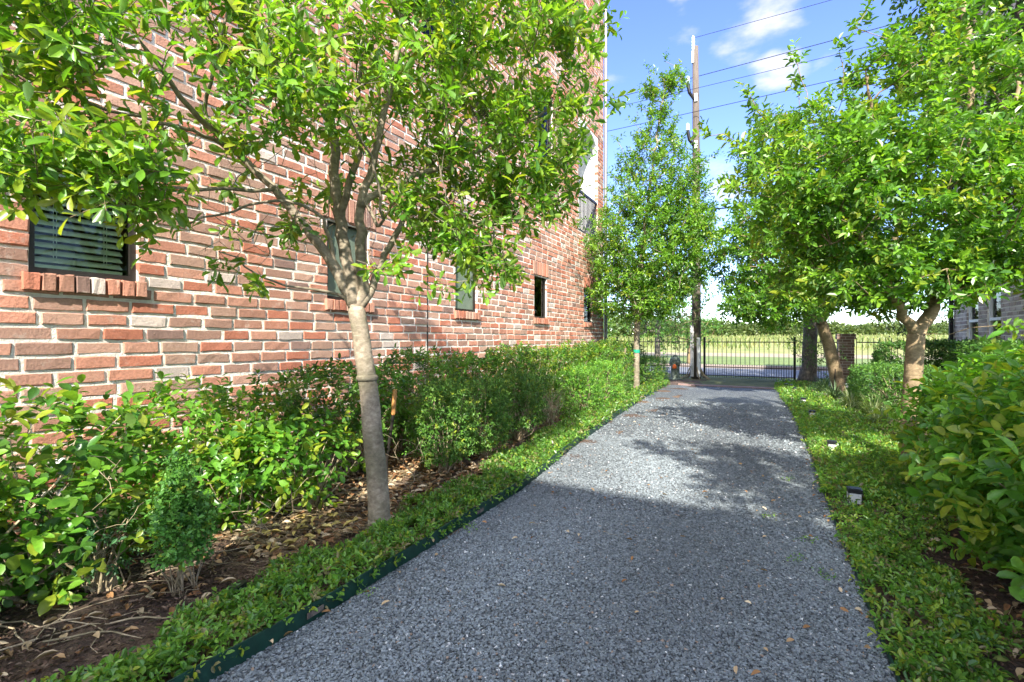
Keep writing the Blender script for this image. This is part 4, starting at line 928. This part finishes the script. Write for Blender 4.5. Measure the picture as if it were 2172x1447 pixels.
shrub('clipped_hedge', (2.75, 7.6, 0), 'mid height dark hedge between the forked trunk and the right house', [((2.75, 7.6, .52), (.5, 1.3, .50), 1)], 2200, PAL_DK, 214, .055, .034, m=7, slen=.08, tpl=TQ, mat=M_leaf2, cat='hedge', group='clipped hedges on the right', tipy=0, boxy=.8, stems=6, inner=.7)

# back row along the brick wall (broad leaf shrubs)
G2 = 'leafy shrubs along the brick wall'
shrub('wall_shrub', (-3.05, .62, 0), 'large leaved shrub at the left edge below the near window', [((-3.15, .75, .52), (.45, .62, .38), 1), ((-2.95, .75, .30), (.35, .6, .26), .6), ((-2.85, .35, .36), (.35, .4, .3), .5)], 520, PAL_BRIGHT+PAL_DK, 221, .078, .043, m=7, slen=.12, tpl=TH, group=G2, tipy=.3, stems=9, inner=.3)
shrub('wall_shrub', (-3.2, 1.75, 0), 'sprawling bright leaved shrub against the wall between window and near tree', [((-3.25, 1.65, .58), (.42, .62, .30), 1), ((-3.1, 1.65, .34), (.35, .55, .26), .6), ((-2.85, 1.75, .38), (.28, .45, .24), .5)], 520, PAL_BRIGHT+PAL_HEDGE[:2], 222, .066, .034, m=7, slen=.11, tpl=TH, group=G2, tipy=.35, stems=9, inner=.25)
shrub('wall_shrub', (-2.75, 2.15, 0), 'low bright shrub with pale bare stems just left of the near tree trunk', [((-2.78, 2.05, .40), (.30, .38, .24), 1)], 140, PAL_BRIGHT, 223, .068, .034, m=7, slen=.13, tpl=TH, group=G2, tipy=.3, stems=9, inner=.3)
PALV = [(.08,.155,.022),(.11,.20,.025),(.06,.12,.018),(.15,.23,.035)]
vs_ = ['partly bare brown leaved shrub directly behind the near trunk', 'dark leafy shrub by the wall right of the near trunk and behind the wooden handle', 'dark leafy shrub by the wall under the third window', 'leafy shrub by the wall behind the second clipped boxwood', 'bright topped shrub by the wall left of the fourth window', 'bright leafy shrub by the wall under the fourth window', 'leafy shrub by the wall between the fourth and fifth windows', 'leafy shrub by the wall at the far brick corner']
for i, s_ in enumerate(vs_):
    y = 2.75+i*1.12
    shrub('wall_shrub', (-3.25, y, 0), s_, [((-3.22, y, .62+.02*i), (.42, .66, .34), 1), ((-3.2, y, .34), (.36, .5, .28), .25)], 620, PALV+PAL_BRIGHT[:2] if i < 4 else PAL_BRIGHT+PALV, 230+i, .055, .028, m=8, slen=.09, tpl=TL, group=G2, tipy=.05 if i < 3 else .3, stems=9, inner=.5, boxy=.45)
# boxwoods
G3 = 'small leaved boxwoods in the left bed'
PALX = [(.09,.19,.025),(.13,.24,.03),(.07,.15,.022),(.18,.28,.04)]
def box(base, rad, zc, lab, seed, n, pal=PALX, ll=.026, boxy=.55, m=8, tpl=TL, stems=8, tipy=.12):
    shrub('boxwood', base, lab, [((base[0], base[1], zc), rad, 1)], int(n*2.0) if n > 250 else n, pal, seed, ll, ll*.55, m=m, slen=.07, tpl=tpl, mat=M_leaf2, group=G3, tipy=tipy, stems=stems, inner=.6 if n > 250 else .3, boxy=boxy+.2, stemr=.006)
box((-2.52, 3.32, 0), (.19, .25, .31), .47, 'upright clipped boxwood right of the near trunk, nearest of the clipped row', 251, 620)
box((-2.50, 3.93, 0), (.19, .25, .31), .47, 'second clipped boxwood of the row with a brownish shaded side', 252, 560)
box((-2.55, 4.75, 0), (.22, .30, .28), .50, 'dark dense clipped boxwood, third of the row', 253, 560, pal=PAL_DK)
box((-2.62, 5.75, 0), (.22, .36, .24), .42, 'thin yellowish open boxwood with bare twigs, fourth of the row', 254, 190, pal=[(.16,.20,.05),(.12,.17,.04),(.2,.22,.08)], stems=12)
box((-2.62, 6.95, 0), (.28, .42, .33), .40, 'rounded light green boxwood, fifth of the row', 255, 720, pal=PAL_HEDGE)
box((-2.68, 8.15, 0), (.30, .45, .35), .42, 'full rounded light green boxwood before the staked tree', 256, 640, pal=PAL_HEDGE, ll=.032, tpl=TQ)
box((-2.88, 9.6, 0), (.30, .5, .35), .42, 'leafy boxwood just in front of the wooden stake', 257, 420, ll=.034, tpl=TQ)
box((-2.78, 12.2, 0), (.30, .8, .32), .38, 'square clipped boxwood hedge between the slim tree and the gate', 258, 900, ll=.036, boxy=.8, tpl=TQ)
box((-3.15, 11.6, 0), (.32, .8, .42), .62, 'tall dark boxwood behind the slim tree trunk', 259, 700, pal=PAL_DK, ll=.04, boxy=.5, tpl=TQ)
# cone boxwood and twiggy dying one, near left
shrub('boxwood', (-2.36, 1.16, 0), 'small cone shaped boxwood on the dark soil in the near left bed', [((-2.36, 1.17, .29), (.085, .10, .13), 1), ((-2.40, 1.13, .42), (.06, .07, .10), .6), ((-2.37, 1.2, .40), (.05, .05, .08), .4), ((-2.39, 1.15, .57), (.035, .04, .10), .35)], 620, [(.09,.21,.03),(.12,.26,.035),(.07,.16,.025),(.16,.30,.04)], 261, .024, .013, m=8, slen=.05, tpl=T_hi(.1,.1), mat=M_leaf2, group=G3, tipy=.05, stems=4, inner=.2, zmin=.07, stemr=.0025)
shrub('boxwood', (-2.80, .92, 0), 'half dead boxwood with bare pale twigs at the lower left edge', [((-2.70, 1.0, .26), (.10, .14, .13), 1), ((-2.95, .85, .40), (.10, .13, .14), .6)], 80, [(.07,.15,.05),(.09,.17,.06),(.06,.12,.03)], 262, .026, .014, m=8, slen=.06, tpl=TL, mat=M_leaf2, group=G3, tipy=.0, stems=10, inner=.1, zmin=.06)
rgl = np.random.default_rng(77)
def bare(base, n, h, sp, label, seed, mat=M_twig, r=.004):
    rgl = np.random.default_rng(seed); tr = Tree(seed); b = np.array(base, float); tr.p.append(b); tr.par.append(-1); tr.r.append(.008)
    T = [b+np.array([rgl.normal(0, sp), rgl.normal(0, sp), h*rgl.uniform(.45, 1.1)]) for _ in range(n)]
    tr.grow(T, step=.05, jit=.009); mb = tr.tubes(rt=.0013, minr=.0012); tagged('bare_twigs', mb.mesh('bare_twigs', mat), label, 'twigs')
bare((-2.78, .95, 0), 34, .62, .12, 'bare pale branching twigs rising through the half dead boxwood', 301)
bare((-2.42, 2.75, 0), 26, .42, .16, 'pale dead twigs bundled right of the near trunk', 302)
bare((-2.55, 1.72, 0), 30, .36, .2, 'dry brown twigs left of the near trunk under the low shrub', 303)
bare((-2.62, 5.75, 0), 16, .6, .14, 'bare twigs poking out of the thin yellowish boxwood', 304)

# ================================================================== GROUND COVER, GRASSES
def cover(name, label, side, ys, wfun, dens, ll, seed, pal, hgt=.10, tpl=TL):
    rgl = np.random.default_rng(seed); lv = Leaves(); Ps = []
    for (ya, yb, dn, sc) in ys:
        wa = abs(wfun((ya+yb)/2)); n = int((yb-ya)*wa*dn)
        y = rgl.uniform(ya, yb, n); u = rgl.uniform(0, 1, n)**.9
        e = np.array([exl(q) if side < 0 else exr(q) for q in y]); w = np.array([wfun(q) for q in y])*(1+.18*np.sin(y*5+1)+.12*np.sin(y*13))
        x = e+side*(.005+u*w)
        if side > 0:
            kp = np.ones(n, bool)
            for lx, ly in ((.50, 4.07), (.53, 5.85), (.50, 8.21), (.47, 9.9)): kp &= ~((np.abs(x-lx-.02) < .07) & (y < ly+.05) & (y > ly-.12))
            x, y, u = x[kp], y[kp], u[kp]; n = len(x)
        z = .03+hgt*np.clip(1-np.abs(u-.35)**2*1.3, .1, 1)*(.75+.3*np.sin(x*17+y*11)*np.sin(y*19-x*7))*rgl.uniform(.45, 1.1, n)
        P = np.stack([x, y, z], 1); D = nrm(np.stack([-side*(.35-u)*1.6+rgl.normal(0, .6, n), rgl.normal(0, .6, n), .45+rgl.normal(0, .35, n)], 1))
        sprigs(lv, P, D, .035*sc, 5, ll*sc, ll*.52*sc, pal, rgl, up=.9, tipy=.12)
    o = tagged(name, lv.mesh(name, M_leaf, tpl), label, 'ground cover', kind='stuff'); cnts[label[:24]] = lv.count(); return o
PALG = [(.12,.24,.03),(.17,.31,.035),(.08,.17,.025),(.23,.36,.05),(.30,.42,.06),(.14,.26,.03),(.10,.20,.028),(.17,.31,.035),(.30,.22,.09)]
cover('ground_cover', 'low glossy ground cover between left bed and edging', -1, [(.2, 3.0, 2900, 1), (3.0, 5.5, 2000, 1.1), (5.5, 8.5, 1000, 1.4), (8.5, 12.7, 620, 1.8)], lambda y: np.interp(y, [0, .8, 1.8, 3.2, 5, 8, 10, 12.6], [.42, .40, .42, .46, .50, .58, .50, .2]), 1, .030, 401, PALG)
cover('ground_cover', 'low ground cover along the right side of the path', 1, [(1.2, 4.2, 2300, 1), (4.2, 6.5, 1500, 1.15), (6.5, 9.5, 900, 1.4), (9.5, 14.2, 520, 1.8)], lambda y: np.interp(y, [0, 1.8, 3, 4.2, 5, 8, 12, 14], [.22, .30, .38, .58, .85, 1.1, 1.2, .9]), 1, .030, 402, PALG+[(.34,.40,.05)], hgt=.07)
def strappy(base, label, n, ln, seed, pal, group='clumps of strap leaved grass'):
    rgl = np.random.default_rng(seed); lv = []; V = []; F = []; Cc = []; K = 7
    for i in range(n):
        a = rgl.uniform(0, 6.28); o = np.array([math.cos(a), math.sin(a), 0]); b = np.array(base)+o*rgl.uniform(0, .07); L_ = ln*rgl.uniform(.6, 1.15); lean = rgl.uniform(.25, 1.0)
        side = np.array([-o[1], o[0], 0]); w = .0065; s0 = len(V)*0+sum(len(x) for x in V)
        u = np.linspace(0, 1, K); hor = L_*lean*u**1.5*.8; ver = L_*(u*1.05-lean*.95*u**2.4)
        c = b+o*hor[:, None]+np.array([0, 0, 1.])*ver[:, None]; ww = w*(1-u**3)*np.array([.8]+[1]*(K-1))
        V.append(np.stack([c-side*ww[:, None], c+side*ww[:, None]], 1).reshape(-1, 3)); F += [(s0+2*j, s0+2*j+1, s0+2*j+3, s0+2*j+2) for j in range(K-1)]
        Cc.append(np.tile(np.array(pal[rgl.integers(len(pal))])*rgl.uniform(.85, 1.2), (2*K, 1)))
    tagged('liriope_clump', mkmesh('liriope_clump', np.concatenate(V), F, M_leaf2, np.concatenate(Cc)), label, 'ornamental grass', group)
PS = [(.16,.24,.08),(.10,.17,.04),(.34,.38,.20),(.22,.28,.10)]; PSD = [(.05,.12,.04),(.08,.15,.05),(.12,.19,.07)]
for i, (x, y, n, ln, pl, lb) in enumerate([(1.28, 8.7, 150, .52, PS, 'pale striped grass clump nearest the near right bushes'), (1.12, 9.4, 150, .5, PS, 'pale striped grass clump in the middle of the right bed'), (1.45, 9.2, 130, .55, PS, 'striped grass clump against the low dark hedge'),
    (1.0, 10.6, 120, .5, PSD, 'dark grass clump left of the leaning trunk foot'), (1.45, 10.9, 120, .65, PSD, 'tall dark grass clump right of the leaning trunk foot'), (.92, 11.7, 120, .5, PSD, 'dark grass clump behind the leaning trunk foot'), (1.25, 7.9, 100, .4, PS, 'small striped grass clump at the edge of the ground cover'), (1.0, 12.8, 110, .5, PSD, 'farthest dark grass clump before the concrete slab')]):
    strappy((x, y, .02), lb, n, ln, 410+i, pl)

# ================================================================== EDGING, GRAVEL, LITTER
def edging(name, E, label, h, yb=0):
    r = thing(name, (E[0][0], E[0][1], 0), label, 'edging', 'green steel edging strips'); q = [p for p in E]
    v = []; n = len(q)
    xs = resample([(a, b, 0) for a, b in q], .25); n = len(xs)
    for x, y, _ in xs: 
        j = .004*math.sin(y*7); v += [(x-.003+j, y, 0), (x+.003+j, y, 0), (x+.003+j, y, h+.004*math.sin(y*3)), (x-.003+j, y, h+.004*math.sin(y*3))]
    f = [(4*i+a, 4*i+(a+1) % 4, 4*i+4+(a+1) % 4, 4*i+4+a) for i in range(n-1) for a in range(4)]
    part('strip', mkmesh('strip', v, f, M_green), r); return r
e_ = edging('steel_edging', EL, 'dark green steel edging between gravel and left ground cover', .105)
for y in (1.32, 2.62, 4.4):
    mb = MB(); x = exl(y); mb.box((x+.006, y-.04, .055), (x+.0095, y+.04, .078)); part('stake_slot', mb.mesh('stake_slot', M_barkd), e_)
edging('steel_edging', ER, 'dark green steel edging between gravel and right ground cover', .052)
# loose stones over the near gravel
def stones(n, ya, yb, size, seed, whitep=.012):
    rgl = np.random.default_rng(seed); y = ya+(yb-ya)*rgl.uniform(0, 1, n); l = np.interp(y, [p[1] for p in EL], [p[0] for p in EL]); r = np.interp(y, [p[1] for p in ER], [p[0] for p in ER])
    x = l+.01+(r-l-.02)*rgl.uniform(0, 1, n)
    cube = np.array([(-1,-1,-1),(1,-1,-1),(1,1,-1),(-1,1,-1),(-1,-1,1),(1,-1,1),(1,1,1),(-1,1,1)], float)
    s = size*rgl.uniform(.6, 1.25, (n, 1, 1))*np.stack([rgl.uniform(.7, 1.3, n), rgl.uniform(.45, .9, n), rgl.uniform(.35, .7, n)], 1)[:, None, :]
    V = (cube[None]*.5*rgl.uniform(.55, 1.0, (n, 8, 1))+rgl.normal(0, .07, (n, 8, 3)))*s
    a = rgl.uniform(0, 6.28, n); tl = rgl.normal(0, .45, n); ca, sa, ct, st = np.cos(a), np.sin(a), np.cos(tl), np.sin(tl)
    X, Y, Z = V[..., 0], V[..., 1], V[..., 2]; Y, Z = Y*ct[:, None]-Z*st[:, None], Y*st[:, None]+Z*ct[:, None]; X, Y = X*ca[:, None]-Y*sa[:, None], X*sa[:, None]+Y*ca[:, None]
    z0 = .031+size*.22*rgl.uniform(.3, 1.4, n)
    V = np.stack([X+x[:, None], Y+y[:, None], Z+z0[:, None]], -1)
    f = np.array([(0,3,2,1),(4,5,6,7),(0,1,5,4),(1,2,6,5),(2,3,7,6),(3,0,4,7)]); F = (f[None]+(np.arange(n)*8)[:, None, None]).reshape(-1, 4)
    c = np.array((.150, .171, .180))*rgl.uniform(.6, 1.45, (n, 1)); wm = rgl.uniform(0, 1, n) < whitep; c[wm] = np.array((.62, .62, .60))*rgl.uniform(.7, 1.05, (wm.sum(), 1))
    c = c*(1+.13*np.sin(x*4.2+.8*np.sin(y*1.1))+.07*np.sin(y*2.3+x*3))[:, None]
    bm_ = rgl.uniform(0, 1, n) < .01; c[bm_] = (.26, .19, .14)
    return V.reshape(-1, 3), F, np.repeat(c, 8, 0)
A1 = stones(80000, .7, 3.2, .0118, 1, .007); A2 = stones(36000, 3.2, 5.6, .0145, 2, .007); A3 = stones(9000, 5.6, 9.5, .018, 3, .02)
V = np.concatenate([A1[0], A2[0], A3[0]]); F = np.concatenate([A1[1], A2[1]+len(A1[0]), A3[1]+len(A1[0])+len(A2[0])]); Cc = np.concatenate([A1[2], A2[2], A3[2]])
tagged('gravel', mkmesh('gravel', V, F, M_stone, Cc), 'loose dark grey gravel stones with scattered white chips', 'gravel', kind='stuff')
# fallen leaves
def litter(label, zones, seed, pal, ll, name='fallen_leaves'):
    rgl = np.random.default_rng(seed); lv = Leaves(); pal = np.array(pal)
    for (x0, x1, y0, y1, n, z) in zones:
        P = np.stack([rgl.uniform(x0, x1, n), rgl.uniform(y0, y1, n), z+rgl.uniform(.0, .03, n)], 1); a = rgl.uniform(0, 6.28, n)
        lv.add(P, np.stack([np.cos(a), np.sin(a), rgl.normal(0, .22, n)], 1), nrm(np.array([0, 0, 1.])+rgl.normal(0, .35, (n, 3))), ll*rgl.uniform(.6, 1.2, n), ll*.42, pal[rgl.integers(0, len(pal), n)]*rgl.uniform(.75, 1.25, (n, 1)))
    tagged(name, lv.mesh(name, M_dry, T_hi(.12, .2)), label, 'leaves', kind='stuff')
PD = [(.30,.16,.07),(.38,.24,.12),(.22,.11,.05),(.46,.33,.19),(.55,.43,.28)]
litter('dry brown fallen leaves in the left bed', [(-3.7, -2.15, 1.5, 3.6, 2400, .045), (-3.7, -2.2, .3, 1.5, 240, .03), (-3.6, -2.3, 3.3, 6.5, 700, .04), (-3.4, -2.6, 6.5, 10, 300, .05)], 500, PD, .062)
litter('yellowish fallen leaves beside the near trunk foot', [(-2.62, -2.22, 1.55, 2.05, 60, .075)], 501, [(.50,.38,.12),(.42,.33,.10),(.55,.45,.2)], .062)
litter('brown leaf scraps on the gravel path', [(-1.6, .3, .9, 4, 55, .042), (-1.8, .3, 4, 9, 45, .045), (.26, .38, 1.5, 6, 45, .05), (-1.68, -1.6, 1, 4, 12, .05)], 502, PD, .035)
litter('fallen leaves in the dark soil under the right bushes', [(.7, 1.3, 1.8, 4.8, 420, .035), (.8, 2.2, 5, 9, 250, .035)], 503, PD+[(.16,.2,.05)], .05)
mb = MB(); rgl = np.random.default_rng(9)
def twig_on_ground(x, y, ln, r, z=.05):
    a = rgl.uniform(-.5, 1.2); d = np.array([math.cos(a), math.sin(a), 0]); s = np.array([-d[1], d[0], 0]); q = []
    for u in np.linspace(0, 1, 6): q.append(np.array([x, y, z])+d*ln*u+s*ln*.12*math.sin(u*rgl.uniform(2, 5))+np.array([0, 0, rgl.uniform(0, .015)]))
    mb.tube(q, [r, r, r*.9, r*.8, r*.6, r*.3], 5)
for i in range(30): twig_on_ground(rgl.uniform(-3.1, -2.3), rgl.uniform(.45, 1.3), rgl.uniform(.12, .5), rgl.uniform(.0015, .005))
for i in range(150): twig_on_ground(rgl.uniform(-3.3, -2.2), rgl.uniform(1.2, 3.2), rgl.uniform(.1, .4), rgl.uniform(.001, .003), .06)
for i in range(22): twig_on_ground(rgl.uniform(.75, 1.2), rgl.uniform(1.9, 4), rgl.uniform(.1, .3), rgl.uniform(.001, .002))
for i in range(12): twig_on_ground(rgl.uniform(-1.6, .2), rgl.uniform(1, 4), rgl.uniform(.04, .10), .0009, .045)
tagged('dead_twigs', mb.mesh('dead_twigs', M_twig), 'dead twigs lying on the soil and gravel', 'twigs', kind='stuff')
litter('dark bark mulch chips over the bed soil', [(-3.3, -2.1, .3, 1.6, 5000, .03), (-3.6, -2.15, 1.6, 4, 2500, .03), (.62, 1.4, 1.6, 4.5, 2500, .03)], 510, [(.07,.04,.028),(.12,.075,.05),(.04,.025,.018),(.2,.14,.10)], .022, name='bark_mulch')
mb = MB(); rgl = np.random.default_rng(19)
for i in range(260): twig_on_ground(rgl.uniform(-3.3, -2.15), rgl.uniform(1.35, 2.2), rgl.uniform(.1, .35), rgl.uniform(.0008, .0016), .07)
tagged('dead_straw', mb.mesh('dead_straw', M_barkr), 'tangle of thin brown stems left of the near trunk foot', 'twigs', kind='stuff')
# tiny weeds in the gravel
rgl = np.random.default_rng(31); lv = Leaves()
for (x, y) in [(.12, 2.9), (.18, 3.2), (-.02, 3.5), (.22, 2.75), (-1.62, 1.55), (-1.64, 2.4), (.1, 4.5)]:
    n = 14; P = np.array([x, y, .045])+rgl.normal(0, .025, (n, 3))*np.array([1, 1, .15]); sprigs(lv, P, nrm(rgl.normal(0, 1, (n, 3))+np.array([0, 0, .8])), .02, 3, .013, .008, PALG, rgl)
tagged('weeds', lv.mesh('weeds', M_leaf2, TL), 'tiny green weeds sprouting in the gravel', 'weeds', kind='stuff')

# ================================================================== SMALL OBJECTS
M_lamp = plain('ribbed_lens', (.60, .60, .56), .3, 0, .06)
def solar(loc, label, s=1.0):
    r = thing('solar_path_light', loc, label, 'path light', 'solar lights along the right side of the path'); w = .042*s; x, y, _ = loc
    mb = MB(); mb.box((x-w, y-w, .125*s), (x+w, y+w, .152*s)); mb.box((x-w*.8, y-w*.8, .152*s), (x+w*.8, y+w*.8, .156*s)); part('cap', mb.mesh('cap', M_black), r)
    mb = MB(); k = 6; ww = w*.92; mb.box((x-ww+.002, y-ww+.002, .055*s), (x+ww-.002, y+ww-.002, .125*s))
    for i in range(k+1):
        a = -ww+2*ww*i/k
        for sx_, sy_ in ((a, -ww), (a, ww), (-ww, a), (ww, a)): mb.box((x+sx_-.003, y+sy_-.003, .055*s), (x+sx_+.003, y+sy_+.003, .1248*s))
    part('lens', mb.mesh('lens', M_lamp), r)
    mb = MB(); mb.box((x-w, y-w, .035*s), (x+w, y+w, .0548*s)); mb.box((x-.008, y-.008, -.05), (x+.008, y+.008, .035*s)); part('base', mb.mesh('base', M_black), r)
for i, (x, y) in enumerate([(.50, 4.07), (.53, 5.85), (.50, 8.21), (.47, 9.9), (.42, 12.0), (.36, 12.7), (.27, 12.9), (.24, 13.85)]):
    solar((x, y, .105), ['square solar light with black cap, nearest and largest in the right ground cover', 'second square solar light from the front, at the sunny patch', 'third square solar light from the front', 'fourth square solar light from the front, by the striped grass', 'solar light at the path end, nearest of the far cluster', 'solar light in the far cluster, farthest to the right of its pair', 'solar light in the far cluster, at the edge of the bricks', 'farthest small solar light beside the concrete slab'][i])
# black bed spotlight
r = thing('garden_spotlight', (-2.02, 1.21, 0), 'small black tilted spotlight in the left bed behind the ground cover', 'spotlight')
mb = MB(); q = np.array([-2.06, 1.24, .085]); dr = nrm(np.array([-.25, -.2, 1.0])); mb.tube([q-dr*.06, q-dr*.01, q+dr*.03, q+dr*.034], [.018, .026, .034, .036], 14); part('head', mb.mesh('head', M_black), r)
mb = MB(); mb.tube([(-2.05, 1.25, 0), q-dr*.06], .007, 6); part('spike', mb.mesh('spike', M_black), r)
# shovel-like stake with worn wooden grip
r = thing('tool_handle', (-2.72, 3.0, 0), 'dark tool handle with bright wooden end leaning in the shrubs right of the near trunk', 'tool handle')
h0 = at(820, 975, 3.9); h1 = at(834, 880, 3.9); h2 = at(838, 826, 3.9)
mb = MB(); mb.tube([np.array([h0[0]-.01, h0[1], .0]), h0, h1], .014, 8); part('shaft', mb.mesh('shaft', M_frame), r)
mb = MB(); mb.tube([h1, h1+(h2-h1)*.05, h2-(h2-h1)*.03, h2], [.0145, .018, .018, .012], 8); part('grip', mb.mesh('grip', plain('orange_wood', (.52, .24, .07), .5, 0, .2, 40)), r)
# white dome vent by the wall at left
r = thing('vent_cap', (-3.55, .95, 0), 'white dome vent cap low at the wall behind the left shrub', 'vent')
q = at(130, 985, 2.62); mb = MB(); mb.lathe([(.045, -.03), (.055, -.02), (.06, .0), (.05, .018), (.03, .03), (.005, .036)], q, 18); part('dome', mb.mesh('dome', M_white, smooth=True), r)
mb = MB(); mb.lathe([(.018, -.4), (.018, -.03)], q, 10); part('pipe', mb.mesh('pipe', M_grey), r)
# dark flat edging stake by the low hedge
mb = MB(); q = at(1768, 812, 9.5); mb.tube([q*np.array([1, 1, 0]), q+np.array([.03, 0, .28])], [.02, .008], 4); tagged('metal_stake', mb.mesh('metal_stake', M_black), 'pointed dark metal stake leaning beside the leaning trunk', 'stake')
# bird nest in near tree
q = at(1020, 245, 3.2); tn = MB(); rgn = np.random.default_rng(4)
for i in range(140):
    a = rgn.uniform(0, 6.28); rr = rgn.uniform(.03, .06); z = rgn.uniform(-.04, .02); a2 = a+rgn.uniform(.5, 1.2)
    tn.tube([q+np.array([rr*math.cos(a), rr*math.sin(a), z]), q+np.array([rr*math.cos((a+a2)/2)*1.1, rr*math.sin((a+a2)/2)*1.1, z+rgn.normal(0, .008)]), q+np.array([rr*math.cos(a2), rr*math.sin(a2), z+rgn.normal(0, .01)])], .0012, 3, cap=False)
tagged('dead_leaf_clump', tn.mesh('dead_leaf_clump', M_barkd), 'dark ball of dead twigs caught among the near tree branches', 'twigs')
print('LEAVES', cnts, sum(cnts.values()))
